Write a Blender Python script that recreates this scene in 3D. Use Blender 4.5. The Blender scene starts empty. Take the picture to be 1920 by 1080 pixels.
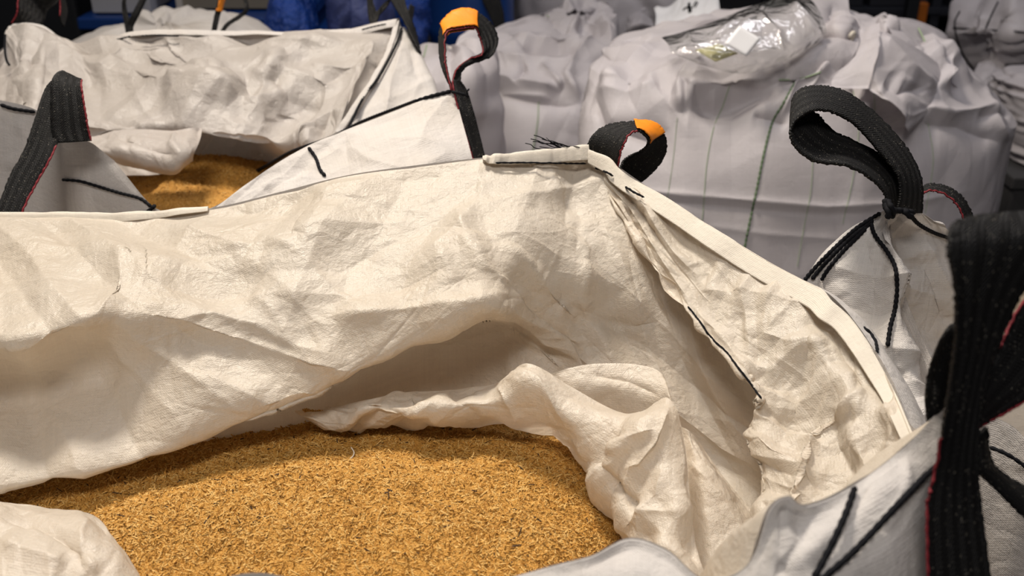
import bpy, bmesh, math, random
import numpy as np
from mathutils import Vector
from mathutils.bvhtree import BVHTree

# ------------------------------------------------------------------ camera, world, light
SC = bpy.context.scene
COL = SC.collection
CAM = np.array([0.0, 0.0, 1.65])
PITCH = math.radians(27.0)
FWD = np.array([0.0, math.cos(PITCH), -math.sin(PITCH)])
UPV = np.array([0.0, math.sin(PITCH), math.cos(PITCH)])
RGT = np.array([1.0, 0.0, 0.0])
LENS = 35.0
FPX = LENS / 36.0 * 1920.0

cd = bpy.data.cameras.new('camera'); cam = bpy.data.objects.new('camera', cd); COL.objects.link(cam)
cam.location = CAM; cam.rotation_euler = (math.pi / 2 - PITCH, 0, 0)
cd.lens = LENS; cd.sensor_width = 36.0; cd.clip_start = 0.02; cd.clip_end = 60
cd.dof.use_dof = True; cd.dof.focus_distance = 1.10; cd.dof.aperture_fstop = 6.3
SC.camera = cam

W = bpy.data.worlds.new('world'); SC.world = W; W.use_nodes = True
W.node_tree.nodes['Background'].inputs[0].default_value = (0.55, 0.53, 0.56, 1)
W.node_tree.nodes['Background'].inputs[1].default_value = 0.13
SC.view_settings.view_transform = 'Standard'; SC.view_settings.look = 'None'
SC.view_settings.exposure = 0.02; SC.view_settings.gamma = 1.0
SC.view_settings.use_curve_mapping = False

def area(name, loc, target, sx, sy, power, col, spread=180):
    l = bpy.data.lights.new(name, 'AREA'); l.shape = 'RECTANGLE'; l.size = sx; l.size_y = sy
    l.energy = power; l.color = col; l.spread = math.radians(spread)
    o = bpy.data.objects.new(name, l); COL.objects.link(o); o.location = loc
    d = Vector(target) - Vector(loc); o.rotation_euler = d.to_track_quat('-Z', 'Y').to_euler()
    return o
area('ceiling_or_fill_light', (-0.9, 2.5, 4.3), (0.1, 1.0, 1.0), 0.8, 0.5, 52, (1.0, 0.91, 0.79), 100)
area('ceiling_or_fill_light', (1.6, 3.4, 5.0), (1.0, 2.3, 1.0), 2.0, 0.6, 45, (0.95, 0.94, 1.0))
area('ceiling_or_fill_light', (-0.4, -1.0, 4.6), (0.1, 1.5, 0.9), 1.6, 0.8, 66, (1.0, 0.95, 0.90))  # added fill light behind the camera, brightens the bag walls that face it

# ------------------------------------------------------------------ maths helpers
def P(px, py, d):
    return CAM + d * (FWD + (px - 960) / FPX * RGT + (540 - py) / FPX * UPV)
def PZ(px, py, z):
    v = FWD + (px - 960) / FPX * RGT + (540 - py) / FPX * UPV
    return CAM + v * ((z - CAM[2]) / v[2])
def pix(p):
    q = p - CAM; d = q @ FWD
    return np.stack([960 + FPX * (q @ RGT) / d, 540 - FPX * (q @ UPV) / d], -1)

def cr(ctrl, n, closed=False):
    """Catmull-Rom along axis 0, n samples."""
    c = np.asarray(ctrl, float); m = len(c)
    if m == 1: return np.repeat(c, n, 0)
    if closed:
        t = np.arange(n) / n * m; i = np.floor(t).astype(int); f = t - i
        g = lambda k: c[(i + k) % m]
    else:
        t = np.linspace(0, m - 1, n); i = np.minimum(np.floor(t).astype(int), m - 2); f = t - i
        e = np.concatenate([[2 * c[0] - c[1]], c, [2 * c[-1] - c[-2]]])
        g = lambda k: e[i + k + 1]
    f = f.reshape((-1,) + (1,) * (c.ndim - 1))
    p0, p1, p2, p3 = g(-1), g(0), g(1), g(2)
    return 0.5 * (2 * p1 + (p2 - p0) * f + (2 * p0 - 5 * p1 + 4 * p2 - p3) * f ** 2 + (3 * p1 - p0 - 3 * p2 + p3) * f ** 3)

def vnoise(x, y, seed=0):
    rs = np.random.RandomState(seed); T = rs.rand(64, 64)
    xi = np.floor(x).astype(int); yi = np.floor(y).astype(int); fx = x - xi; fy = y - yi
    fx = fx ** 3 * (fx * (fx * 6 - 15) + 10); fy = fy ** 3 * (fy * (fy * 6 - 15) + 10)
    a = T[xi % 64, yi % 64]; b = T[(xi + 1) % 64, yi % 64]; c = T[xi % 64, (yi + 1) % 64]; d = T[(xi + 1) % 64, (yi + 1) % 64]
    return (a + (b - a) * fx) * (1 - fy) + (c + (d - c) * fx) * fy - 0.5

def normals(G, closed=False):
    if closed: du = np.roll(G, -1, 1) - np.roll(G, 1, 1)
    else: du = np.gradient(G, axis=1)
    dv = np.gradient(G, axis=0)
    n = np.cross(du, dv); l = np.linalg.norm(n, axis=-1, keepdims=True)
    return n / np.maximum(l, 1e-12)

def seg_dist(pp, poly):
    """distance to a polyline, signed side, and fraction along, for pixel points pp (N,2)"""
    best = np.full(len(pp), 1e9); side = np.zeros(len(pp)); frac = np.zeros(len(pp))
    poly = np.asarray(poly, float); L = np.linalg.norm(np.diff(poly, axis=0), axis=1); tot = L.sum(); acc = 0
    for k in range(len(poly) - 1):
        a, b = poly[k], poly[k + 1]; ab = b - a
        t = np.clip(((pp - a) @ ab) / (ab @ ab), 0, 1)
        q = a + t[:, None] * ab; r = pp - q; dd = np.linalg.norm(r, axis=1)
        s = np.sign(ab[0] * (pp[:, 1] - a[1]) - ab[1] * (pp[:, 0] - a[0]))
        m = dd < best
        best[m] = dd[m]; side[m] = s[m]; frac[m] = (acc + t[m] * L[k]) / tot; acc += L[k]
    return best, side, frac

def grid_mesh(name, G, mat, parent=None, closed=False, uvs=None, smooth=True, thick=0.0, flip=False):
    nv, nu = G.shape[:2]
    me = bpy.data.meshes.new(name)
    V = G.reshape(-1, 3)
    iu = np.arange(nu if closed else nu - 1); iv = np.arange(nv - 1)
    A, B = np.meshgrid(iv, iu, indexing='ij'); B2 = (B + 1) % nu
    q = np.stack([A * nu + B, A * nu + B2, (A + 1) * nu + B2, (A + 1) * nu + B], -1).reshape(-1, 4)
    if flip: q = q[:, ::-1]
    me.vertices.add(len(V)); me.vertices.foreach_set('co', V.astype(np.float32).ravel())
    me.loops.add(q.size); me.loops.foreach_set('vertex_index', q.astype(np.int32).ravel())
    me.polygons.add(len(q)); me.polygons.foreach_set('loop_start', (np.arange(len(q)) * 4).astype(np.int32))
    me.polygons.foreach_set('loop_total', np.full(len(q), 4, np.int32))
    me.update(calc_edges=True)
    uvl = me.uv_layers.new(name='uv')
    if uvs is None:
        su = np.linalg.norm(np.diff(G, axis=1), axis=2).mean(0); u = np.concatenate([[0], np.cumsum(su)])
        sv = np.linalg.norm(np.diff(G, axis=0), axis=2).mean(1); v = np.concatenate([[0], np.cumsum(sv)])
        VV, UU = np.meshgrid(v, u, indexing='ij'); uvs = np.stack([UU, VV], -1)
    U = uvs.reshape(-1, 2)[q.ravel()]
    if closed:
        U = U.reshape(-1, 4, 2); wrap = (B2 == 0).reshape(-1)
        mx = uvs[..., 0].max() * (1 + 1 / nu)
        U[wrap, 1, 0] = mx; U[wrap, 2, 0] = mx
        U = U.reshape(-1, 2)
    uvl.data.foreach_set('uv', U.astype(np.float32).ravel())
    me.polygons.foreach_set('use_smooth', [smooth] * len(q))
    me.materials.append(mat)
    o = bpy.data.objects.new(name, me); COL.objects.link(o)
    if parent is not None: o.parent = parent; o.matrix_parent_inverse = parent.matrix_world.inverted()
    if thick:
        md = o.modifiers.new('thick', 'SOLIDIFY'); md.thickness = thick; md.offset = 0
    return o

def crumple(G, N, seed, n=60, L=(0.02, 0.10), slope=(0.05, 0.25), mask=None, closed=False, aniso=None, lo=0.0, nl=0, tri=None, cmask=None):
    """piecewise bends: crisp straight creases with flat facets between them"""
    rs = np.random.RandomState(seed)
    su = np.linalg.norm(np.diff(G, axis=1), axis=2).mean(0); u = np.concatenate([[0], np.cumsum(su)])
    sv = np.linalg.norm(np.diff(G, axis=0), axis=2).mean(1); v = np.concatenate([[0], np.cumsum(sv)])
    VV, UU = np.meshgrid(v, u, indexing='ij')
    D = np.zeros(UU.shape)
    for k in range(n):
        l = L[0] * (L[1] / L[0]) ** rs.rand(); s = slope[0] + (slope[1] - slope[0]) * rs.rand()
        cu, cv = rs.rand() * u[-1], rs.rand() * v[-1]
        th = rs.rand() * math.pi if aniso is None else aniso[0] + rs.randn() * aniso[1]
        i0, i1 = np.searchsorted(u, [cu - 2.6 * l, cu + 2.6 * l]); j0, j1 = np.searchsorted(v, [cv - 2.6 * l, cv + 2.6 * l])
        if i1 <= i0 or j1 <= j0: continue
        a, b = UU[j0:j1, i0:i1] - cu, VV[j0:j1, i0:i1] - cv
        t = -a * math.sin(th) + b * math.cos(th); q = a * math.cos(th) + b * math.sin(th)
        sg = 1 if rs.rand() < 0.5 else -1
        r = 0.0012
        asym = 1.0 if rs.rand() < 0.5 else 0.35
        tt = np.where(t > 0, t, -t * asym)
        D[j0:j1, i0:i1] += sg * s * (np.sqrt(tt * tt + r * r)) * np.exp(-(t * t * (3.0 + 9.0 * rs.rand()) + q * q) / (l * l))
    for k in range(nl):
        l = 0.012 + 0.06 * rs.rand() ** 1.5; cu, cv = rs.rand() * u[-1], rs.rand() * v[-1]; th = rs.rand() * math.pi; w = 0.0012 + 0.0016 * rs.rand()
        i0, i1 = np.searchsorted(u, [cu - 1.2 * l, cu + 1.2 * l]); j0, j1 = np.searchsorted(v, [cv - 1.2 * l, cv + 1.2 * l])
        if i1 <= i0 or j1 <= j0: continue
        a, b = UU[j0:j1, i0:i1] - cu, VV[j0:j1, i0:i1] - cv
        t = -a * math.sin(th) + b * math.cos(th); q = a * math.cos(th) + b * math.sin(th); t = t + 0.12 * rs.randn() * q * q / l
        D[j0:j1, i0:i1] += (1 if rs.rand() < 0.5 else -1) * (0.0004 + 0.0006 * rs.rand()) * np.exp(-np.abs(t) / w) * np.clip(1 - (q / l) ** 2, 0, 1)
    if tri:
        n_, f0, f1, sl = tri
        for k in range(n_):
            f = f0 * (f1 / f0) ** rs.rand(); th = rs.rand() * math.pi
            wrp = 1.6 * vnoise(UU * f * 0.35 + 7 * k, VV * f * 0.35, seed + 30 + k)
            x = (UU * math.cos(th) + VV * math.sin(th)) * f + wrp + rs.rand()
            fr = x - np.floor(x); c_ = 0.25 + 0.5 * rs.rand()
            tr_ = np.where(fr < c_, fr / c_, (1 - fr) / (1 - c_)) - 0.5
            wn = np.clip(vnoise(UU * f * 0.5 + 3, VV * f * 0.5 + 11 * k, seed + 60 + k) * 3.2 + 0.15, 0, 1); wn = wn * wn * (3 - 2 * wn)
            D += sl * (0.5 + rs.rand()) / (2 * f) * tr_ * wn
    if cmask is not None: D *= cmask(G)
    if lo: D += lo * 1.4 * vnoise(UU * 8, VV * 8, seed + 5)
    if mask is not None: D *= mask
    return G + N * D[..., None]

def sheet(name, rows, mat, parent=None, nu=200, nv=140, strokes=(), cr_n=60, cr_L=(0.02, 0.10), cr_s=(0.05, 0.22), lo=0.004,
          seed=1, closed=False, thick=0.0, floor=False, aniso=None, smoothrows=True, rawfn=None, nl=0, inset=0.04, tri=None, cmask=None):
    C = np.array([[P(*c) if not isinstance(c, np.ndarray) else c for c in r] for r in rows])
    if floor:
        last = C[-1].copy(); c0 = last.mean(0)
        for z, s in ((0.66, 1.01), (0.33, 1.01), (0.06, 0.98), (0.001, 0.94)):
            q = c0 + (last - c0) * s; q[:, 2] = z * last[:, 2]; C = np.concatenate([C, q[None]])
    G = cr(C.transpose(1, 0, 2), nu, closed).transpose(1, 0, 2)
    G = cr(G, nv)
    N = normals(G, closed)
    if closed:
        cen = G.reshape(-1, 3).mean(0); flip = (N * (G - cen)).sum() < 0
    else: flip = (N * (CAM - G)).sum() < 0
    if flip: N = -N
    if strokes:
        pp = pix(G.reshape(-1, 3)); D = np.zeros(len(pp))
        vis = ((N * (CAM - G)).sum(-1).ravel() > 0)
        for s in strokes:
            poly, w, a = s[0], s[1], s[2]; mode = s[3] if len(s) > 3 else 'ridge'
            d, side, f = seg_dist(pp, poly)
            win = np.clip(np.minimum(f, 1 - f) * 5, 0, 1) ; win = win * win * (3 - 2 * win)
            if mode == 'ridge': h = np.exp(-np.sqrt(d * d + 1.5) / w)
            elif mode == 'soft': h = np.exp(-(d / w) ** 2)
            elif mode == 'step': h = np.where(side > 0, np.exp(-(d / (w * 3)) ** 2), np.exp(-(d / (w * 0.35)) ** 2))
            elif mode == 'stepn': h = np.where(side < 0, np.exp(-(d / (w * 3)) ** 2), np.exp(-(d / (w * 0.35)) ** 2))
            D += a * h * win * vis
        G = G + N * D.reshape(G.shape[:2])[..., None]
        N = normals(G, closed) * (-1 if flip else 1)
    if cr_n or lo:
        jj = np.linspace(0, 1, nv)[:, None]; ii = np.linspace(0, 1, nu)[None, :]
        e = inset
        m = np.clip(jj / e, 0.15, 1) * np.clip((1 - jj) / e, 0.15, 1)
        if not closed: m = m * np.clip(ii / e, 0.15, 1) * np.clip((1 - ii) / e, 0.15, 1)
        else: m = m * np.ones_like(ii)
        G = crumple(G, N, seed, cr_n, cr_L, cr_s, m, closed, aniso, lo, nl, tri, cmask)
    o = grid_mesh(name, G, mat, parent, closed, thick=thick, flip=flip)
    o['_v'] = 1; del o['_v']
    return o, G

class Surf:
    """ray target made of one or more grids, for laying thread and hems on the cloth"""
    def __init__(s, *Gs, closed=False):
        V = []; F = []; b = 0
        for G in Gs:
            nv, nu = G.shape[:2]; V += [Vector(p) for p in G.reshape(-1, 3)]
            for j in range(nv - 1):
                for i in range(nu if closed else nu - 1):
                    i2 = (i + 1) % nu
                    F.append((b + j * nu + i, b + j * nu + i2, b + (j + 1) * nu + i2, b + (j + 1) * nu + i))
            b += nv * nu
        s.t = BVHTree.FromPolygons(V, F)
    def hit(s, px, py, d=None, off=0.001):
        v = FWD + (px - 960) / FPX * RGT + (540 - py) / FPX * UPV
        h = s.t.ray_cast(Vector(CAM), Vector(v).normalized())
        if h[0] is None: return P(px, py, d) if d else None
        p = np.array(h[0]); return p + (CAM - p) / np.linalg.norm(CAM - p) * off
    def drape(s, poly, step=6, off=0.001, wob=0.0, seed=0):
        poly = np.array(poly, float); L = np.concatenate([[0], np.cumsum(np.linalg.norm(np.diff(poly, axis=0), axis=1))])
        n = max(2, int(L[-1] / step)); C = cr(poly, max(n, len(poly) * 4))
        out = []; last = None; rs = np.random.RandomState(seed)
        for c in C:
            p = s.hit(c[0] + rs.randn() * wob, c[1] + rs.randn() * wob, None, off)
            if p is None:
                if last is None: continue
                p = P(c[0], c[1], last)
            dd = (p - CAM) @ FWD
            if last is not None: dd2 = min(max(dd, last - 0.012), last + 0.012); p = P(*pix(p[None])[0], dd2); dd = dd2
            last = dd; out.append(p)
        return np.array(out)

def tube(name, pts, r, mat, parent=None, sides=6, bead=0.0, beadlen=0.006, jitter=0.0, seed=0):
    pts = np.asarray(pts, float)
    L = np.concatenate([[0], np.cumsum(np.linalg.norm(np.diff(pts, axis=0), axis=1))])
    n = max(4, min(600, int(L[-1] / (beadlen / 4 if bead else r * 1.5))))
    s = np.linspace(0, L[-1], n); Q = np.stack([np.interp(s, L, pts[:, k]) for k in range(3)], 1)
    if jitter: Q += np.random.RandomState(seed).randn(n, 3) * jitter
    T = np.gradient(Q, axis=0); T /= np.maximum(np.linalg.norm(T, axis=1, keepdims=True), 1e-9)
    ref = np.array([0.13, 0.2, 0.97]); A = np.cross(T, ref); A /= np.maximum(np.linalg.norm(A, axis=1, keepdims=True), 1e-6); B = np.cross(T, A)
    R = np.full(n, r)
    if bead: R = r * (1 + bead * np.abs(np.sin(s / beadlen * math.pi)) - bead * 0.4)
    R[0] *= 0.3; R[-1] *= 0.3
    th = np.arange(sides) / sides * 2 * math.pi
    G = Q[:, None, :] + R[:, None, None] * (A[:, None, :] * np.cos(th)[None, :, None] + B[:, None, :] * np.sin(th)[None, :, None])
    return grid_mesh(name, G, mat, parent, closed=True)

def strap(name, e1, e2, mat, parent=None, n=90, w=9, thick=0.003, ripple=0.0006, seed=0):
    """webbing ribbon between two edge paths given as (px,py,depth) or points"""
    a = cr(np.array([P(*c) for c in e1]), n); b = cr(np.array([P(*c) for c in e2]), n)
    t = np.linspace(0, 1, w)[None, :, None]
    G = a[:, None, :] * (1 - t) + b[:, None, :] * t
    N = normals(G)
    rs = np.random.RandomState(seed)
    G = G + N * (np.sin(np.linspace(0, math.pi, w))[None, :, None] * 0.0015)
    G[:, 0] += N[:, 0] * (rs.randn(n, 1) * ripple); G[:, -1] += N[:, -1] * (rs.randn(n, 1) * ripple)
    o = grid_mesh(name, G, mat, parent, thick=thick)
    return o, G

# ------------------------------------------------------------------ object helpers
def thing(name, label, cat, loc=(0, 0, 0), group=None):
    o = bpy.data.objects.new(name, None); COL.objects.link(o); o.location = loc
    o.empty_display_size = 0.1
    o['label'] = label; o['category'] = cat
    if group: o['group'] = group
    bpy.context.view_layer.update()
    return o
def tag(o, label, cat, group=None, kind=None):
    o['label'] = label; o['category'] = cat
    if group: o['group'] = group
    if kind: o['kind'] = kind
    return o
def pyobj(name, V, F, mat, parent=None, smooth=False, bevel=0.0):
    me = bpy.data.meshes.new(name); me.from_pydata([tuple(v) for v in V], [], F); me.update()
    me.materials.append(mat)
    if smooth:
        for p in me.polygons: p.use_smooth = True
    o = bpy.data.objects.new(name, me); COL.objects.link(o)
    if parent is not None: o.parent = parent; o.matrix_parent_inverse = parent.matrix_world.inverted()
    if bevel:
        m = o.modifiers.new('bevel', 'BEVEL'); m.width = bevel; m.segments = 3
    return o
def boxes(name, lst, mat, parent=None, bevel=0.004):
    """lst of (x0,x1,y0,y1,z0,z1)"""
    V = []; F = []
    for (x0, x1, y0, y1, z0, z1) in lst:
        b = len(V); V += [(x0, y0, z0), (x1, y0, z0), (x1, y1, z0), (x0, y1, z0), (x0, y0, z1), (x1, y0, z1), (x1, y1, z1), (x0, y1, z1)]
        F += [tuple(b + i for i in f) for f in ((0, 3, 2, 1), (4, 5, 6, 7), (0, 1, 5, 4), (1, 2, 6, 5), (2, 3, 7, 6), (3, 0, 4, 7))]
    return pyobj(name, V, F, mat, parent, bevel=bevel)

# ------------------------------------------------------------------ materials
def newmat(name):
    m = bpy.data.materials.new(name); m.use_nodes = True; nt = m.node_tree
    for n in list(nt.nodes): nt.nodes.remove(n)
    out = nt.nodes.new('ShaderNodeOutputMaterial')
    return m, nt, out
def nd(nt, t, **kw):
    n = nt.nodes.new(t)
    for k, v in kw.items(): setattr(n, k, v)
    return n
def mathn(nt, op, a, b=None, c=None):
    n = nt.nodes.new('ShaderNodeMath'); n.operation = op
    for i, x in enumerate((a, b, c)):
        if x is None: continue
        if isinstance(x, (int, float)): n.inputs[i].default_value = x
        else: nt.links.new(x, n.inputs[i])
    return n.outputs[0]

def cloth_mat(name, col, stain, hatch=1.0, rough=0.42, trans=0.28, weave=0.35, crink=0.5, stain_amt=0.4, stripes=None, wpitch=0.0022, spec=0.5, shine_scale=55):
    m, nt, out = newmat(name); lk = nt.links.new
    tc = nd(nt, 'ShaderNodeTexCoord'); uv = tc.outputs['UV']; ob = tc.outputs['Object']
    sp = nd(nt, 'ShaderNodeSeparateXYZ'); lk(uv, sp.inputs[0]); U, V = sp.outputs[0], sp.outputs[1]
    # weave of flat tapes: two crossed waves
    k = 2 * math.pi / wpitch
    nz = nd(nt, 'ShaderNodeTexNoise'); nz.inputs['Scale'].default_value = 30; lk(uv, nz.inputs['Vector'])
    wob = mathn(nt, 'MULTIPLY', nz.outputs[0], 5.0)
    su = mathn(nt, 'SINE', mathn(nt, 'ADD', mathn(nt, 'MULTIPLY', U, k), wob)); sv = mathn(nt, 'SINE', mathn(nt, 'ADD', mathn(nt, 'MULTIPLY', V, k), wob))
    wv = mathn(nt, 'MULTIPLY', su, sv)
    wv2 = mathn(nt, 'ADD', mathn(nt, 'MULTIPLY', wv, 0.6), mathn(nt, 'MULTIPLY', sv, 0.4))
    # stretched streaks in both tape directions
    mp1 = nd(nt, 'ShaderNodeMapping'); mp1.inputs['Scale'].default_value = (8, 420, 1); lk(uv, mp1.inputs[0])
    mp2 = nd(nt, 'ShaderNodeMapping'); mp2.inputs['Scale'].default_value = (420, 8, 1); lk(uv, mp2.inputs[0])
    n1 = nd(nt, 'ShaderNodeTexNoise'); n1.inputs['Scale'].default_value = 1; n1.inputs['Detail'].default_value = 2; lk(mp1.outputs[0], n1.inputs['Vector'])
    n2 = nd(nt, 'ShaderNodeTexNoise'); n2.inputs['Scale'].default_value = 1; n2.inputs['Detail'].default_value = 2; lk(mp2.outputs[0], n2.inputs['Vector'])
    streak = mathn(nt, 'ADD', n1.outputs[0], n2.outputs[0])
    # fine crinkle
    c1 = nd(nt, 'ShaderNodeTexNoise'); c1.inputs['Scale'].default_value = shine_scale; c1.inputs['Detail'].default_value = 6; c1.inputs['Roughness'].default_value = 0.62; lk(ob, c1.inputs['Vector'])
    rid = mathn(nt, 'ABSOLUTE', mathn(nt, 'SUBTRACT', c1.outputs[0], 0.5))
    vw = nd(nt, 'ShaderNodeTexNoise'); vw.inputs['Scale'].default_value = 14; vw.inputs['Detail'].default_value = 3; lk(ob, vw.inputs['Vector'])
    vm = nd(nt, 'ShaderNodeVectorMath', operation='MULTIPLY_ADD'); vm.inputs[1].default_value = (0.09, 0.09, 0.09); lk(vw.outputs['Color'], vm.inputs[0]); lk(ob, vm.inputs[2])
    vo = nd(nt, 'ShaderNodeTexVoronoi', feature='DISTANCE_TO_EDGE'); vo.inputs['Scale'].default_value = 19; lk(vm.outputs[0], vo.inputs['Vector'])
    fac = mathn(nt, 'MINIMUM', vo.outputs['Distance'], 0.22)
    h = mathn(nt, 'ADD', mathn(nt, 'MULTIPLY', wv2, 0.00018 * weave), mathn(nt, 'MULTIPLY', rid, -0.010 * crink))
    h = mathn(nt, 'ADD', h, mathn(nt, 'MULTIPLY', fac, 0.012 * crink))
    h = mathn(nt, 'ADD', h, mathn(nt, 'MULTIPLY', streak, 0.0006 * weave * hatch))
    mc = nd(nt, 'ShaderNodeTexNoise'); mc.inputs['Scale'].default_value = 260; mc.inputs['Detail'].default_value = 3; lk(ob, mc.inputs['Vector'])
    h = mathn(nt, 'ADD', h, mathn(nt, 'MULTIPLY', mc.outputs[0], 0.0005))
    bp = nd(nt, 'ShaderNodeBump'); bp.inputs['Strength'].default_value = 1.0; bp.inputs['Distance'].default_value = 1.0; lk(h, bp.inputs['Height'])
    # stains and dust
    s1 = nd(nt, 'ShaderNodeTexNoise'); s1.inputs['Scale'].default_value = 4.5; s1.inputs['Detail'].default_value = 8; s1.inputs['Roughness'].default_value = 0.6; lk(ob, s1.inputs['Vector'])
    r1 = nd(nt, 'ShaderNodeValToRGB'); r1.color_ramp.elements[0].position = 0.42; r1.color_ramp.elements[1].position = 0.68; lk(s1.outputs[0], r1.inputs[0])
    mx = nd(nt, 'ShaderNodeMix', data_type='RGBA'); mx.inputs[6].default_value = (*col, 1); mx.inputs[7].default_value = (*stain, 1)
    lk(mathn(nt, 'MULTIPLY', r1.outputs[0], stain_amt), mx.inputs[0])
    colr = mx.outputs[2]
    m2 = nd(nt, 'ShaderNodeMix', data_type='RGBA', blend_type='MULTIPLY'); lk(colr, m2.inputs[6])
    rr = nd(nt, 'ShaderNodeMapRange'); rr.inputs[1].default_value = 0.7; rr.inputs[2].default_value = 1.3; rr.inputs[3].default_value = 1 - 0.14 * hatch; rr.inputs[4].default_value = 1 + 0.08 * hatch
    lk(streak, rr.inputs[0]); lk(rr.outputs[0], m2.inputs[7]); m2.inputs[0].default_value = 1.0
    colr = m2.outputs[2]
    if stripes:
        per, ph, wd, sc = stripes
        fr = mathn(nt, 'FRACT', mathn(nt, 'DIVIDE', mathn(nt, 'ADD', U, ph), per))
        on = mathn(nt, 'LESS_THAN', fr, wd / per)
        m3 = nd(nt, 'ShaderNodeMix', data_type='RGBA'); lk(mathn(nt, 'MULTIPLY', on, 0.55), m3.inputs[0]); lk(colr, m3.inputs[6]); m3.inputs[7].default_value = (*sc, 1); colr = m3.outputs[2]
    pb = nd(nt, 'ShaderNodeBsdfPrincipled'); lk(colr, pb.inputs['Base Color']); lk(bp.outputs[0], pb.inputs['Normal'])
    pb.inputs['Specular IOR Level'].default_value = spec
    rg = nd(nt, 'ShaderNodeMapRange'); rg.inputs[3].default_value = rough - 0.1; rg.inputs[4].default_value = rough + 0.14; lk(c1.outputs[0], rg.inputs[0]); lk(rg.outputs[0], pb.inputs['Roughness'])
    tr = nd(nt, 'ShaderNodeBsdfTranslucent'); lk(colr, tr.inputs[0]); lk(bp.outputs[0], tr.inputs['Normal'])
    ms = nd(nt, 'ShaderNodeMixShader'); ms.inputs[0].default_value = trans; lk(pb.outputs[0], ms.inputs[1]); lk(tr.outputs[0], ms.inputs[2])
    lk(ms.outputs[0], out.inputs[0])
    return m

def simple(name, col, rough=0.5, metal=0.0, nscale=20, namt=0.15, bump=0.0, spec=0.5, emit=None):
    m, nt, out = newmat(name); lk = nt.links.new
    tc = nd(nt, 'ShaderNodeTexCoord')
    n = nd(nt, 'ShaderNodeTexNoise'); n.inputs['Scale'].default_value = nscale; n.inputs['Detail'].default_value = 6; lk(tc.outputs['Object'], n.inputs['Vector'])
    mx = nd(nt, 'ShaderNodeMix', data_type='RGBA'); mx.inputs[6].default_value = (*[c * (1 - namt) for c in col], 1); mx.inputs[7].default_value = (*[min(1, c * (1 + namt)) for c in col], 1)
    lk(n.outputs[0], mx.inputs[0])
    pb = nd(nt, 'ShaderNodeBsdfPrincipled'); lk(mx.outputs[2], pb.inputs['Base Color']); pb.inputs['Roughness'].default_value = rough; pb.inputs['Metallic'].default_value = metal
    pb.inputs['Specular IOR Level'].default_value = spec
    if bump:
        bp = nd(nt, 'ShaderNodeBump'); bp.inputs['Distance'].default_value = bump; lk(n.outputs[0], bp.inputs['Height']); lk(bp.outputs[0], pb.inputs['Normal'])
    if emit: pb.inputs['Emission Color'].default_value = (*emit[0], 1); pb.inputs['Emission Strength'].default_value = emit[1]
    lk(pb.outputs[0], out.inputs[0])
    return m

def webbing_mat(name, col, fleck, pitch=0.0034):
    m, nt, out = newmat(name); lk = nt.links.new
    tc = nd(nt, 'ShaderNodeTexCoord'); uv = tc.outputs['UV']
    sp = nd(nt, 'ShaderNodeSeparateXYZ'); lk(uv, sp.inputs[0]); U, V = sp.outputs[0], sp.outputs[1]
    k = 2 * math.pi / pitch
    # zig-zag ribs running along the strap
    tri = mathn(nt, 'PINGPONG', U, 0.006)
    d1 = mathn(nt, 'SINE', mathn(nt, 'MULTIPLY', mathn(nt, 'ADD', V, mathn(nt, 'MULTIPLY', tri, 1.3)), k))
    d2 = mathn(nt, 'SINE', mathn(nt, 'MULTIPLY', U, k * 1.1))
    n = nd(nt, 'ShaderNodeTexNoise'); n.inputs['Scale'].default_value = 500; n.inputs['Detail'].default_value = 4; lk(tc.outputs['Object'], n.inputs['Vector'])
    h = mathn(nt, 'ADD', mathn(nt, 'MULTIPLY', mathn(nt, 'ADD', d1, mathn(nt, 'MULTIPLY', d2, 0.4)), 0.0003), mathn(nt, 'MULTIPLY', n.outputs[0], 0.0009))
    bp = nd(nt, 'ShaderNodeBump'); bp.inputs['Distance'].default_value = 1.0; lk(h, bp.inputs['Height'])
    vo = nd(nt, 'ShaderNodeTexVoronoi'); vo.inputs['Scale'].default_value = 520; lk(tc.outputs['Object'], vo.inputs['Vector'])
    cs = nd(nt, 'ShaderNodeSeparateColor'); lk(vo.outputs['Color'], cs.inputs[0])
    f = mathn(nt, 'MULTIPLY', mathn(nt, 'GREATER_THAN', cs.outputs[0], 0.90), mathn(nt, 'LESS_THAN', vo.outputs['Distance'], 0.4))
    f = mathn(nt, 'MULTIPLY', f, cs.outputs[1])
    mx = nd(nt, 'ShaderNodeMix', data_type='RGBA'); mx.inputs[6].default_value = (*col, 1); mx.inputs[7].default_value = (*fleck, 1); lk(f, mx.inputs[0])
    pb = nd(nt, 'ShaderNodeBsdfPrincipled'); lk(mx.outputs[2], pb.inputs['Base Color']); lk(bp.outputs[0], pb.inputs['Normal'])
    pb.inputs['Roughness'].default_value = 0.6; pb.inputs['Specular IOR Level'].default_value = 0.22
    lk(pb.outputs[0], out.inputs[0])
    return m

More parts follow.
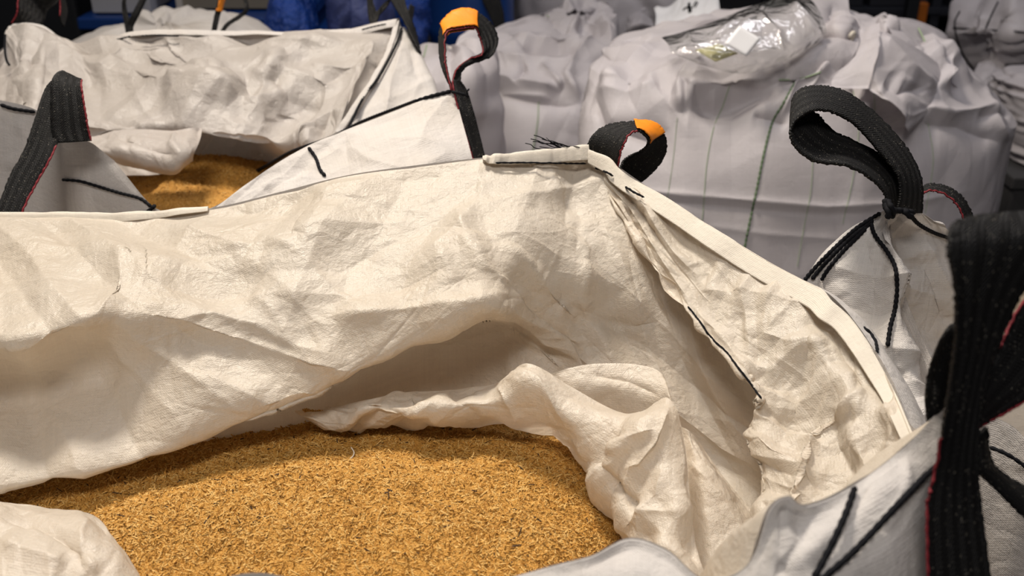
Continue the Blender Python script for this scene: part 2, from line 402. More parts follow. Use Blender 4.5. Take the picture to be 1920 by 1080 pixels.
M = {}
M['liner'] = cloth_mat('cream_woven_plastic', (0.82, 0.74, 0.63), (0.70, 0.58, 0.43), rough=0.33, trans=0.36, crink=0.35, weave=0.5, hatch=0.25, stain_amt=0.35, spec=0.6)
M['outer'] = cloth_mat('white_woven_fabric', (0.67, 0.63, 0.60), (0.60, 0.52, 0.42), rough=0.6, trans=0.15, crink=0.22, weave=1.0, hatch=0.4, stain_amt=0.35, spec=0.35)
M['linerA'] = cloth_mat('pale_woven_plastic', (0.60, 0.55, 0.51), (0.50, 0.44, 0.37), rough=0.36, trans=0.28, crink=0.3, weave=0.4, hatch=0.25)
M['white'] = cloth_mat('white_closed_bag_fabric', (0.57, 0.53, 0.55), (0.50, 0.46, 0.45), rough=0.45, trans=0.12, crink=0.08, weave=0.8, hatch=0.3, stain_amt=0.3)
M['hem'] = cloth_mat('white_hem_tape', (0.76, 0.69, 0.59), (0.74, 0.66, 0.52), rough=0.55, trans=0.1, crink=0.1, weave=0.8, hatch=0.3, stain_amt=0.3, wpitch=0.0015)
M['web'] = webbing_mat('black_webbing', (0.008, 0.0075, 0.0075), (0.16, 0.145, 0.12))
M['thread'] = simple('black_thread', (0.006, 0.006, 0.008), 0.8, spec=0.15, nscale=300, namt=0.6)
M['red'] = simple('red_thread', (0.22, 0.012, 0.02), 0.7, nscale=300)
M['green'] = simple('green_thread', (0.30, 0.38, 0.24), 0.7, nscale=300)
M['green_dark'] = simple('dark_green_thread', (0.10, 0.16, 0.075), 0.7, nscale=300)
M['orange'] = simple('orange_tape', (0.90, 0.27, 0.012), 0.45, nscale=60, namt=0.1, bump=0.001)
M['floor'] = simple('dark_concrete', (0.045, 0.043, 0.047), 0.55, nscale=3, namt=0.35, bump=0.002)
M['wall'] = simple('dark_wall_paint', (0.035, 0.033, 0.034), 0.8, nscale=2, namt=0.3)
M['blue'] = simple('blue_plastic', (0.006, 0.045, 0.21), 0.38, nscale=8)
M['blue_film'] = cloth_mat('blue_plastic_film', (0.010, 0.055, 0.32), (0.02, 0.10, 0.45), rough=0.25, trans=0.1, crink=1.4, weave=0.0)
M['navy_film'] = cloth_mat('dull_blue_fabric', (0.030, 0.045, 0.16), (0.05, 0.07, 0.22), rough=0.5, trans=0.0, crink=0.5, weave=0.5)

# ------------------------------------------------------------------ setting
fl = boxes('floor', [(-9, 9, -3, 11, -0.1, 0.0)], M['floor'], bevel=0); fl['kind'] = 'structure'
wb = boxes('wall_back', [(-9, 9, 11, 11.2, 0, 6)], M['wall'], bevel=0); wb['kind'] = 'structure'
wl = boxes('wall_left', [(-9.2, -9, -3, 11.2, 0, 6)], M['wall'], bevel=0); wl['kind'] = 'structure'
wr = boxes('wall_right', [(9, 9.2, -3, 11.2, 0, 6)], M['wall'], bevel=0); wr['kind'] = 'structure'

# ================================================================== FRONT BAG
F = thing('bulk_bag', 'large open cream bulk bag in the foreground around the biggest heap of sawdust', 'bulk bag', (-0.1, 0.8, 0))
fb_rows = [
 [(-230,402,1.24),(-60,403,1.24),(120,404,1.235),(280,402,1.235),(400,392,1.23),(520,364,1.225),(650,332,1.22),(780,313,1.22),(900,299,1.225),(1010,290,1.235),(1110,281,1.25),(1165,330,1.24),(1260,400,1.19),(1370,480,1.13),(1500,560,1.06)],
 [(-230,470,1.15),(-60,475,1.15),(120,470,1.15),(280,470,1.155),(400,455,1.16),(520,425,1.165),(650,400,1.175),(780,385,1.175),(900,375,1.18),(1010,370,1.19),(1110,370,1.21),(1190,430,1.21),(1290,520,1.17),(1400,600,1.11),(1500,680,1.06)],
 [(-230,640,.99),(-60,635,.99),(90,610,1.0),(250,575,1.035),(390,570,1.07),(520,540,1.09),(650,510,1.11),(780,480,1.115),(900,460,1.13),(1020,460,1.15),(1130,480,1.175),(1220,530,1.18),(1310,620,1.15),(1410,700,1.10),(1490,780,1.05)],
 [(-230,760,1.055),(-60,750,1.055),(95,730,1.055),(250,700,1.05),(385,680,1.045),(520,650,1.065),(660,600,1.07),(790,560,1.08),(900,520,1.09),(1010,545,1.13),(1140,580,1.155),(1240,640,1.155),(1330,720,1.13),(1420,790,1.08),(1480,860,1.04)],
 [(-230,960,0.97),(-60,925,0.975),(90,898,0.985),(240,872,1.0),(380,822,1.025),(520,770,1.04),(680,695,1.055),(800,640,1.07),(915,580,1.08),(1030,620,1.14),(1150,680,1.15),(1250,740,1.14),(1345,810,1.12),(1420,860,1.07),(1470,940,1.04)],
 [(-230,950,1.06),(-60,905,1.06),(90,880,1.07),(240,845,1.085),(380,800,1.10),(520,745,1.12),(680,670,1.15),(800,610,1.17),(915,590,1.18),(1030,660,1.17),(1155,730,1.15),(1260,800,1.13),(1350,870,1.11),(1410,930,1.06),(1455,1000,1.02)],
 [(-230,1010,1.04),(-60,965,1.05),(90,915,1.07),(240,885,1.09),(380,855,1.11),(520,830,1.13),(680,790,1.16),(800,765,1.16),(915,765,1.16),(1030,780,1.15),(1150,820,1.13),(1260,880,1.11),(1350,960,1.06),(1400,1020,1.02),(1440,1080,0.98)],
 [(-230,1080,1.04),(-60,1040,1.05),(90,1000,1.07),(240,960,1.09),(380,930,1.11),(520,900,1.13),(680,870,1.16),(800,850,1.16),(915,850,1.16),(1030,860,1.15),(1150,900,1.13),(1260,960,1.11),(1350,1040,1.06),(1400,1100,1.02),(1440,1160,0.98)]]
fb_str = [
 ([(-40,668),(60,645),(130,612),(185,592),(222,545),(232,490),(270,478),(320,492)], 26, 0.010, 'ridge'),
 ([(-60,740),(60,700),(170,660),(260,680)], 55, -0.016, 'soft'),
 ([(225,575),(330,600),(460,640),(590,690),(700,700)], 16, 0.006),
 ([(200,600),(300,660),(380,720),(470,790)], 22, 0.006),
 ([(300,605),(400,590),(480,610),(560,655),(640,675)], 16, 0.006),
 ([(560,660),(500,570),(450,540)], 12, 0.003),
 ([(640,560),(560,480),(470,430)], 14, 0.003),
 ([(660,640),(590,690),(500,740),(420,770)], 40, 0.008, 'soft'),
 ([(600,600),(720,590),(860,575),(968,546)], 26, 0.010),
 ([(850,380),(870,450),(905,510),(968,546)], 18, 0.009),
 ([(968,546),(1010,590),(1060,640),(1110,700)], 20, -0.010),
 ([(930,470),(985,500),(1040,560),(1090,600)], 18, 0.009),
 ([(1000,600),(1060,560),(1100,600),(1190,610),(1260,600)], 22, -0.006),
 ([(960,610),(1000,640),(1060,700)], 14, 0.008),
 ([(800,660),(900,630),(975,615)], 30, 0.006),
 ([(890,300),(905,360),(870,420),(820,470),(870,560)], 28, 0.007),
 ([(1138,300),(1150,400),(1175,480),(1215,560),(1290,660)], 20, 0.009),
 ([(1060,320),(1090,400),(1080,470),(1120,520)], 22, -0.006),
 ([(1000,380),(1060,420),(1100,470),(1090,560)], 24, 0.006),
 ([(600,350),(560,420),(540,470)], 26, -0.004),
 ([(430,540),(540,560),(640,555),(740,560)], 16, 0.003),
 ([(0,430),(130,470),(240,480)], 20, 0.004),
 ([(380,700),(500,760)], 14, 0.004), ([(640,735),(560,740),(480,770)], 12, 0.004)]
_, GFB = sheet('back_wall_lining', fb_rows, M['liner'], F, 640, 440, fb_str, cr_n=110, cr_L=(0.012, 0.16), cr_s=(0.06, 0.36), lo=0.004, nl=420, tri=(9, 4, 14, 0.12), seed=11)
fr_rows = [
 [(1118,288,1.235),(1200,345,1.20),(1300,412,1.15),(1400,475,1.10),(1500,535,1.05),(1572,590,1.0),(1628,650,.96),(1668,720,.91),(1705,800,.86),(1745,860,.81),(1720,960,.79)],
 [(1130,318,1.225),(1206,395,1.18),(1290,475,1.13),(1370,540,1.08),(1450,600,1.03),(1530,660,.985),(1590,735,.94),(1625,810,.905),(1650,880,.865),(1640,950,.83),(1620,1040,.80)],
 [(1136,345,1.22),(1205,430,1.175),(1288,525,1.12),(1355,600,1.07),(1430,680,1.02),(1495,750,.985),(1540,825,.95),(1555,890,.915),(1550,960,.88),(1540,1020,.85),(1540,1100,.82)],
 [(1140,360,1.215),(1200,450,1.17),(1285,565,1.11),(1345,640,1.06),(1395,695,1.02),(1430,750,.99),(1440,800,.97),(1450,860,.94),(1455,920,.92),(1445,990,.89),(1440,1090,.86)],
 [(1142,370,1.21),(1200,460,1.165),(1283,575,1.105),(1340,645,1.055),(1390,700,1.015),(1424,748,.99),(1396,798,.985),(1412,850,.97),(1430,905,.945),(1420,985,.92),(1425,1090,.89)],
 [(1150,370,1.25),(1215,465,1.21),(1300,580,1.16),(1362,655,1.12),(1412,715,1.07),(1445,760,1.04),(1425,815,1.03),(1440,870,1.01),(1450,925,.99),(1445,1010,.96),(1450,1100,.93)]]
fr_str = [([(1300,575),(1360,640),(1400,700),(1425,745)], 10, 0.006),
 ([(1290,545),(1400,545),(1500,570),(1560,610)], 20, 0.006),
 ([(1640,700),(1600,760),(1520,830),(1500,900),(1480,1000)], 24, 0.016),
 ([(1520,560),(1560,620),(1600,700),(1640,760)], 18, -0.010),
 ([(1530,600),(1500,690),(1490,780),(1450,850)], 30, -0.008),
 ([(1400,800),(1450,850),(1500,880),(1540,930)], 20, 0.010),
 ([(1600,790),(1620,850),(1640,900)], 14, 0.010), ([(1560,760),(1570,840),(1600,900)], 16, -0.008),
 ([(1420,620),(1480,640),(1560,640)], 16, 0.006), ([(1660,740),(1690,800),(1660,860)], 14, 0.008)]
_, GFR = sheet('side_wall_lining', fr_rows, M['liner'], F, 460, 260, fr_str, cr_n=120, cr_L=(0.008, 0.06), cr_s=(0.15, 0.6), lo=0.004, nl=150, tri=(8, 8, 30, 0.22), seed=23)
# filling skirt that curls round the sawdust
sk_rows = [
 [(552,770,1.105),(610,767,1.10),(700,744,1.10),(830,729,1.10),(930,719,1.08),(988,681,1.035),(1070,725,1.03),(1180,778,1.01),(1252,746,.975),(1283,830,.955),(1292,920,.93),(1300,1000,.91),(1325,1090,.88)],
 [(556,773,1.09),(615,776,1.08),(700,752,1.07),(815,740,1.065),(920,733,1.05),(991,695,1.015),(1065,745,1.005),(1150,795,.985),(1215,782,.95),(1250,850,.935),(1262,930,.915),(1275,1005,.895),(1298,1085,.87)],
 [(562,778,1.08),(622,788,1.07),(700,765,1.055),(808,757,1.045),(915,755,1.035),(1000,735,1.01),(1062,782,.995),(1125,835,.975),(1170,835,.95),(1195,880,.94),(1215,950,.92),(1235,1015,.895),(1262,1090,.87)],
 [(570,783,1.08),(632,803,1.07),(700,785,1.065),(795,778,1.05),(905,783,1.045),(1005,790,1.03),(1068,815,1.01),(1098,868,.99),(1125,885,.965),(1150,935,.95),(1180,990,.93),(1208,1045,.91),(1232,1105,.88)],
 [(575,786,1.10),(640,812,1.09),(700,800,1.09),(790,791,1.08),(900,797,1.07),(980,806,1.065),(1056,824,1.05),(1084,870,1.03),(1108,918,1.0),(1132,965,.985),(1162,1012,.96),(1190,1065,.94),(1215,1120,.92)],
 [(580,780,1.13),(640,800,1.13),(700,790,1.13),(790,785,1.12),(900,790,1.11),(980,800,1.10),(1075,820,1.09),(1100,865,1.07),(1125,912,1.04),(1150,960,1.02),(1180,1005,1.0),(1205,1060,.97),(1230,1110,.95)]]
sk_str = [([(1000,690),(1040,760),(1080,830),(1100,880)], 12, 0.005),
 ([(1185,780),(1140,830),(1122,870),(1140,905),(1190,955),(1215,975)], 10, -0.012),
 ([(1255,750),(1230,830),(1200,870),(1160,880)], 12, 0.008), ([(1130,850),(1180,820),(1235,800)], 10, 0.006),
 ([(1245,860),(1230,930),(1190,970),(1160,1000)], 14, 0.006), ([(1180,960),(1230,960),(1280,960)], 10, 0.004),
 ([(930,720),(960,770),(975,800)], 10, 0.006), ([(840,730),(870,760),(900,790)], 10, -0.005), ([(760,735),(790,760),(760,790)], 12, 0.005),
 ([(640,770),(700,760),(800,745),(900,735)], 10, -0.005)]
sk, GSK = sheet('filling_skirt', sk_rows, M['liner'], F, 420, 130, sk_str, cr_n=80, cr_L=(0.006, 0.05), cr_s=(0.15, 0.6), lo=0.002, nl=120, tri=(7, 8, 26, 0.20), seed=31)
_, GS2 = sheet('skirt_fold', [[(1020,705,1.06),(1075,688,1.06),(1130,681,1.06),(1200,684,1.055),(1240,700,1.04),(1258,745,1.01)],
  [(1020,740,1.065),(1090,735,1.05),(1150,730,1.045),(1210,735,1.035),(1250,750,1.02),(1268,780,1.0)],
  [(1030,800,1.08),(1090,800,1.07),(1150,810,1.06),(1210,820,1.04),(1262,830,1.02),(1290,840,1.0)]], M['liner'], F, 140, 80,
  [([(1100,700),(1180,715),(1240,745)], 8, -0.004)], cr_n=60, cr_L=(0.008, 0.03), cr_s=(0.05, 0.2), lo=0.003, seed=33)
_, GS3 = sheet('skirt_fold', [[(1276,800,1.0),(1286,870,.985),(1290,950,.965),(1298,1020,.945),(1310,1110,.92)],
  [(1290,806,.995),(1310,875,.97),(1325,955,.945),(1335,1025,.93),(1345,1110,.91)],
  [(1300,815,1.0),(1340,878,.975),(1372,945,.955),(1390,1000,.94),(1395,1110,.91)],
  [(1312,830,1.02),(1352,888,1.0),(1396,942,.985),(1428,988,.965),(1435,1110,.93)]], M['liner'], F, 140, 80,
  [([(1290,860),(1350,930),(1400,1010)], 10, 0.004), ([(1330,1090),(1370,1030),(1425,990)], 10, 0.008)], cr_n=50, cr_L=(0.008, 0.035), cr_s=(0.06, 0.25), lo=0.003, seed=35)
_, GFL = sheet('skirt_fold', [
  [(-90,950,1.0),(-20,950,1.0),(70,960,1.0),(160,972,.99),(200,1010,.97),(235,1050,.95),(262,1090,.93),(280,1150,.9)],
  [(-90,932,.95),(-20,937,.95),(70,948,.945),(163,960,.935),(212,1003,.915),(245,1048,.895),(270,1088,.88),(290,1150,.86)],
  [(-90,960,.90),(-20,960,.90),(60,972,.895),(135,990,.885),(178,1025,.87),(205,1060,.86),(228,1100,.85),(245,1160,.83)],
  [(-90,1010,.87),(-20,1010,.87),(50,1020,.86),(105,1035,.855),(140,1060,.85),(160,1095,.84),(178,1130,.83),(190,1180,.82)],
  [(-90,1110,.82),(-20,1110,.82),(40,1115,.82),(90,1120,.82),(120,1140,.82),(140,1160,.82),(150,1180,.82),(160,1220,.81)]], M['liner'], F, 220, 140,
  [([(-20,965),(60,975),(110,1000),(150,1035),(160,1080)], 12, -0.010), ([(170,965),(150,1000),(155,1040),(190,1090)], 14, 0.006), ([(0,1020),(70,1040),(130,1060)], 20, 0.006)],
  cr_n=90, cr_L=(0.01, 0.05), cr_s=(0.06, 0.3), lo=0.004, seed=37)

f_rim = [(-230,398,1.245),(-60,400,1.245),(120,401,1.24),(280,399,1.24),(400,389,1.235),(520,361,1.23),(650,329,1.225),(780,310,1.225),(900,296,1.23),(1010,286,1.24),(1103,277,1.255),
 (1140,298,1.24),(1200,340,1.21),(1300,406,1.16),(1400,470,1.11),(1502,529,1.06),(1578,586,1.01),(1634,646,.965),(1676,718,.915),(1712,800,.865),(1755,790,.79),(1782,738,.715),
 (1765,765,.705),(1700,832,.69),(1600,908,.665),(1512,946,.645),(1478,930,.64),(1440,955,.64),(1400,1060,.645),(1320,1085,.66),(1250,1030,.68),(1180,1008,.69),(1110,1040,.68),(1040,1058,.67),(930,1088,.66),(700,1120,.65),(480,1074,.665),(300,1120,.655),(0,1150,.66),(-200,1050,.72),(-320,800,.9),(-300,560,1.1)]
def body(name, rim, mat, parent, nu=400, nv=120, out=0.03, seed=3, levels=((0.10, 0.5), (0.30, 1.0), (0.7, 1.0), (1.1, 0.7)), strokes=(), cr_n=120, cr_s=(0.04, 0.16), cr_L=(0.02, 0.08), lo=0.005):
    R = np.array([P(*c) if not isinstance(c, np.ndarray) else c for c in rim]); cen = R.mean(0)
    o = R - cen; o[:, 2] = 0; o /= np.linalg.norm(o, axis=1, keepdims=True)
    rows = [R]
    for dz, f in levels:
        q = R + o * out * f
        zt = cen[2] - dz
        k = min(1.0, dz / 0.4); q[:, 2] = (R[:, 2] - dz) * (1 - k) + zt * k
        q[:, 2] = np.maximum(q[:, 2], 0.02); rows.append(q)
    q = R + o * (out * 0.2); q[:, 2] = 0.0; rows.append(q)
    return sheet(name, rows, mat, parent, nu, nv, strokes, cr_n=cr_n, cr_s=cr_s, cr_L=cr_L, lo=lo, seed=seed, closed=True, inset=0.03)
f_out_str = [([(1440,1080),(1560,1000),(1700,880)], 30, 0.004, 'soft'), ([(1520,950),(1500,1010),(1440,1080)], 22, -0.012), ([(1700,840),(1690,900),(1640,1000)], 14, 0.006), ([(1640,890),(1600,960),(1520,1080)], 20, -0.005)]
_, GFO = body('outer_wall', f_rim, M['outer'], F, 520, 130, out=0.015, seed=5, strokes=f_out_str)
_, GFS = sheet('front_wall_shoulder', [
 [(1768,760,.700),(1700,834,.687),(1600,910,.662),(1512,948,.642),(1478,932,.637),(1441,957,.637),(1400,1062,.642),(1320,1087,.657),(1250,1032,.677),(1180,1010,.687),(1110,1042,.677),(1040,1060,.667),(930,1090,.657)],
 [(1775,860,.690),(1720,915,.675),(1630,985,.648),(1545,1030,.630),(1490,1030,.625),(1450,1050,.625),(1405,1130,.630),(1320,1160,.645),(1250,1110,.660),(1180,1090,.668),(1110,1115,.660),(1040,1140,.650),(930,1170,.64)],
 [(1790,980,.690),(1750,1030,.672),(1670,1090,.645),(1580,1130,.628),(1520,1140,.622),(1470,1150,.622),(1410,1200,.630),(1320,1230,.642),(1250,1200,.655),(1180,1190,.66),(1110,1200,.655),(1040,1220,.648),(930,1250,.64)],
 [(1810,1180,.70),(1790,1220,.68),(1710,1260,.655),(1620,1280,.64),(1550,1290,.635),(1490,1300,.635),(1415,1320,.64),(1320,1350,.65),(1250,1320,.66),(1180,1310,.665),(1110,1320,.66),(1040,1340,.655),(930,1360,.65)]], M['outer'], F, 360, 140,
 [([(1440,1080),(1560,1000),(1700,880)], 24, 0.003, 'soft'), ([(1512,950),(1510,1010),(1450,1090)], 20, -0.006), ([(1700,850),(1690,910),(1640,1000)], 14, 0.004), ([(1640,900),(1600,970),(1520,1090)], 18, -0.004)],
 cr_n=50, cr_L=(0.01, 0.06), cr_s=(0.05, 0.2), lo=0.002, seed=46, tri=(5, 6, 16, 0.10), inset=0.08)
SF = Surf(GFB, GFR); SFO = Surf(np.concatenate([GFO, GFO[:, :1]], 1), GFS)

def rim_strip(name, rim, width_in, off, mat, parent, n=400, drop=None, thick=0.0012, seed=0, over=0.0025):
    """hem tape folded over the rim; rim = (px,py,d) list, drop = px vector towards the inside for each point"""
    R = cr(np.array([P(*c) for c in rim]), n); D = cr(np.array([P(c[0] + v[0], c[1] + v[1], c[2] - off) for c, v in zip(rim, drop)]), n)
    rs = np.random.RandomState(seed); t = np.linspace(0, 1, n)
    wv = vnoise(t * 12, t * 0 + 3, seed) * 0.004 + vnoise(t * 34, t * 0 + 7, seed) * 0.0010
    rows = []
    back = R.copy() + np.array([0, over * 2, -width_in * 0.7]); rows.append(back)
    rows.append(R + np.array([0, over, 0.001])); rows.append(R + (CAM - R) / 1.2 * 0.0015 + np.array([0, 0, 0.0008]))
    rows.append(R * 0.5 + D * 0.5 + (CAM - R) * 0.0012); rows.append(D)
    G = cr(np.array(rows), 24)
    N = normals(G)
    G = G + N * (wv[None, :] * np.linspace(0.3, 1, 24)[:, None])[..., None]
    return grid_mesh(name, G, mat, parent, thick=thick), G
hem_r = [(280,399,1.233),(400,390,1.23),(520,362,1.224),(650,330,1.22),(780,311,1.22),(910,296,1.222),(1000,287,1.23),(1060,281,1.24),(1103,275,1.246)]
rim_strip('hem_tape', [(-230,401,1.234),(-60,402,1.234),(120,403,1.23),(250,402,1.23),(390,392,1.226)], 0.02, 0.004, M['hem'], F, drop=[(0,24),(0,22),(0,18),(0,12),(0,4)], seed=2)
rim_strip('hem_tape', [(905,297,1.214),(930,294,1.214),(1000,287,1.222),(1060,281,1.232),(1104,276,1.238)], 0.02, 0.004, M['hem'], F, drop=[(0,2),(-3,14),(0,20),(2,22),(4,24)], seed=3)
rim_strip('hem_tape', [(1102,284,1.236),(1140,300,1.222),(1160,322,1.212),(1200,347,1.194),(1250,375,1.17),(1300,408,1.145),(1350,440,1.12),(1400,470,1.098),(1450,500,1.072),(1502,528,1.046),(1540,548,1.02),(1560,572,1.0),(1590,596,.985),(1622,640,.96),(1650,690,.935),(1676,740,.905),(1700,796,.852),(1722,850,.81),(1745,905,.79)], 0.02, 0.004, M['hem'], F,
  drop=[(0,22),(-6,24),(-14,20),(-22,18),(-24,20),(-24,20),(-26,22),(-26,24),(-24,26),(-22,28),(-24,30),(-24,26),(-26,20),(-26,18),(-24,14),(-22,10),(-20,8),(-18,6),(-18,6)], seed=4)
SFh = Surf(GFB, GFR)
_, GOF = sheet('outer_flap', [[(1500,528,1.055),(1545,545,1.03),(1585,580,1.005),(1630,640,.97),(1668,705,.935),(1700,780,.90),(1720,860,.86)],
  [(1512,530,1.065),(1562,552,1.045),(1612,590,1.02),(1658,650,.99),(1700,720,.955),(1730,790,.92),(1750,870,.88)],
  [(1512,545,1.085),(1566,570,1.07),(1622,615,1.045),(1672,680,1.015),(1716,745,.985),(1745,810,.95),(1770,880,.91)],
  [(1505,600,1.09),(1570,640,1.08),(1630,690,1.055),(1685,750,1.02),(1725,810,.99),(1755,870,.95),(1780,930,.91)]], M['outer'], F, 120, 60, (), cr_n=40, cr_L=(0.01, 0.04), cr_s=(0.05, 0.2), lo=0.003, seed=45)
def stitch(poly, surf, parent, r=0.0012, off=0.0022, name='seam_stitching', mat='thread', bead=0.5, beadlen=0.008, wob=0.3, step=6, seed=0):
    p = surf.drape(poly, step, off, wob, seed)
    if len(p) < 3: return None
    return tube(name, p, r, M[mat], parent, bead=bead, beadlen=beadlen)
stitch([(928,305),(980,305),(1045,306),(1100,307)], SFh, F, 0.0010, 0.012)
stitch([(1115,314),(1135,322),(1150,330)], SFh, F, 0.0012, 0.012)
stitch([(1172,350),(1190,361),(1208,370)], SFh, F, 0.0012, 0.010)
stitch([(1289,574),(1310,600),(1335,635),(1362,660),(1385,690),(1408,720),(1428,748)], SFh, F, 0.0010, 0.002, bead=0.3)

stitch([(1592,603),(1615,612),(1636,630),(1644,655),(1640,682)], Surf(GOF), F, 0.0016, 0.002)

# straps ------------------------------------------------------------
def edge_thread(G, side, parent, r=0.0009, mat='red', sub=None):
    g = G[:, side]
    if sub: g = g[int(sub[0] * len(g)):int(sub[1] * len(g))]
    g = g + (CAM - g) / np.linalg.norm(CAM - g, axis=1, keepdims=True) * 0.002
    return tube('edge_stitching', g, r, M[mat], parent, bead=0.6, beadlen=0.009)

lp, GL = strap('lifting_loop', [(1158,330,1.245),(1160,302,1.215),(1168,274,1.20),(1180,252,1.20),(1197,246,1.205),(1211,256,1.215),(1215,268,1.23),(1203,283,1.25),(1185,291,1.27),(1170,300,1.275),(1160,322,1.27)],
   [(1096,284,1.262),(1110,256,1.25),(1132,238,1.25),(1160,231,1.26),(1193,229,1.27),(1226,234,1.28),(1246,256,1.285),(1249,280,1.29),(1238,306,1.30),(1216,330,1.305),(1196,346,1.30)], M['web'], F, 120, 12)
g = GL[46:70]; N = normals(GL)[46:70]
if (N * (CAM - g)).sum() < 0: N = -N
nt_, _ = grid_mesh('orange_band', g + N * 0.0035, M['orange'], lp, thick=0.001), 0
nt_['label'] = 'orange tape wrapped round the loop'
edge_thread(GL, 0, lp, sub=(0, 0.4))
# frayed thread tuft at the back corner
rs = np.random.RandomState(4)
for k in range(9):
    a = P(1100 - k * 6, 279 + rs.rand() * 4, 1.235)
    pts = [a]; dr = np.array([-0.0075, 0, 0.0012 + 0.0015 * rs.rand()])
    for j in range(6): pts.append(pts[-1] + dr + rs.randn(3) * 0.0014)
    tube('loose_thread', cr(np.array(pts), 24), 0.0006, M['thread'], F, sides=5)
tube('loose_thread', cr(np.array([P(1060,279,1.23), P(1045,276,1.23), P(1035,268,1.23), P(1024,258,1.23)]), 20), 0.0004, M['thread'], F, sides=5)

# near corner loop, out of focus
l1, G1 = strap('lifting_loop', [(1742,1130,.64),(1738,960,.635),(1756,870,.63),(1775,760,.61),(1792,640,.59),(1790,540,.575),(1778,470,.57),(1782,425,.58),(1820,408,.60)],
   [(1862,1130,.65),(1840,960,.645),(1832,860,.635),(1840,760,.63),(1870,650,.62),(1920,540,.61),(1985,460,.61),(1990,420,.62),(1960,400,.65)], M['web'], F, 140, 12, thick=0.003)
l2, G2 = strap('lifting_loop', [(1762,868,.645),(1800,800,.65),(1838,715,.66),(1880,640,.68),(1925,560,.70),(1990,540,.73),(2050,600,.74)],
   [(1766,872,.655),(1802,822,.665),(1850,792,.68),(1905,762,.69),(1960,725,.71),(2010,690,.74),(2050,660,.76)], M['web'], F, 90, 10)
l3, G3 = strap('lifting_loop', [(1738,790,.70),(1734,745,.70),(1742,690,.70),(1768,628,.69),(1800,600,.69),(1840,600,.70)],
   [(1765,765,.70),(1790,735,.70),(1800,700,.70),(1815,690,.70),(1830,690,.70),(1850,690,.71)], M['web'], F, 60, 10)
l4, G4 = strap('lifting_loop', [(1848,800,.70),(1856,860,.71),(1885,892,.73),(1930,915,.75),(1990,930,.78)],
   [(1815,830,.69),(1830,880,.69),(1865,915,.71),(1925,972,.73),(1990,1010,.75)], M['web'], F, 60, 10)
edge_thread(G2, 0, l2, 0.0009); edge_thread(G2, -1, l2, 0.0009, sub=(0, 0.7)); edge_thread(G1, 0, l1, 0.0008, sub=(0, 0.32))
rs_ = SFO
def thick_stitch(pts, r, parent, bead=0.35): return tube('seam_stitching', cr(np.array([P(*c) for c in pts]), 60), r, M['thread'], parent, bead=bead, beadlen=0.007)
for poly, r in (([(1530,1095),(1600,1035),(1680,950),(1735,893),(1765,868)], 0.0022), ([(1525,1085),(1555,1030),(1585,965),(1604,912)], 0.0020)):
    p = rs_.drape(poly, 8, 0.004); tube('seam_stitching', p, r, M['thread'], F, bead=0.35, beadlen=0.008)
stitch([(1720,800),(1745,830),(1752,870)], rs_, F, 0.0009, 0.003, name='blue_thread', mat='green')

# inner front wall (turned away from the view) so the bag is closed all round
fr = [c for c in f_rim[22:]]
inn = [[(c[0], c[1] + 4, c[2] + 0.004) for c in fr]]
q = [P(*c) for c in fr]; cF = np.array([-0.1, 0.8, 1.0])
inn.append([p + (cF - p) * np.array([0.12, 0.12, 0]) - np.array([0, 0, 0.10]) for p in q]); inn.append([p + (cF - p) * np.array([0.12, 0.12, 0]) - np.array([0, 0, 0.30]) for p in q])
sheet('front_wall_lining', inn, M['liner'], F, 240, 50, (), cr_n=60, seed=41)

# ------------------------------------------------------------------ sawdust
def chip_field(G, n, seed, smin, smax):
    rs = np.random.RandomState(seed)
    nv, nu = G.shape[:2]
    j = rs.rand(n) * (nv - 1.01); i = rs.rand(n) * (nu - 1.01)
    j0 = j.astype(int); i0 = i.astype(int); fj = (j - j0)[:, None]; fi = (i - i0)[:, None]
    p = (G[j0, i0] * (1 - fj) + G[j0 + 1, i0] * fj) * (1 - fi) + (G[j0, i0 + 1] * (1 - fj) + G[j0 + 1, i0 + 1] * fj) * fi
    L = smin + (smax - smin) * rs.rand(n) ** 8; Wd = np.minimum(L * (0.4 + 0.6 * rs.rand(n)), 0.0019); H = Wd * (0.25 + 0.4 * rs.rand(n))
    th = rs.rand(n) * 2 * math.pi; tl = rs.randn(n) * 0.35
    d = np.stack([np.cos(th) * np.cos(tl), np.sin(th) * np.cos(tl), np.sin(tl)], 1)
    up = np.stack([rs.randn(n) * 0.3, rs.randn(n) * 0.3, np.ones(n)], 1)
    s = np.cross(d, up); s /= np.linalg.norm(s, axis=1, keepdims=True); u = np.cross(s, d)
    p = p + np.array([0, 0, 1]) * (H * 0.3 + np.abs(np.sin(tl)) * L * 0.3)[:, None]
    # six-vertex wedge chips: a bent sliver
    a = d * (L / 2)[:, None]; b = s * (Wd / 2)[:, None]; c = u * (H / 2)[:, None]
    V = np.stack([p - a - b * 0.6 - c, p - a + b * 0.4 - c, p + a * 0.9 + b - c, p + a - b * 0.5 - c, p - a * 0.8 - b * 0.3 + c, p + a * 0.7 + b * 0.5 + c], 1)
    Fq = np.array([[0, 1, 4], [1, 2, 5], [1, 5, 4], [2, 3, 5], [3, 0, 4], [3, 4, 5]])
    return V, Fq, rs.rand(n)

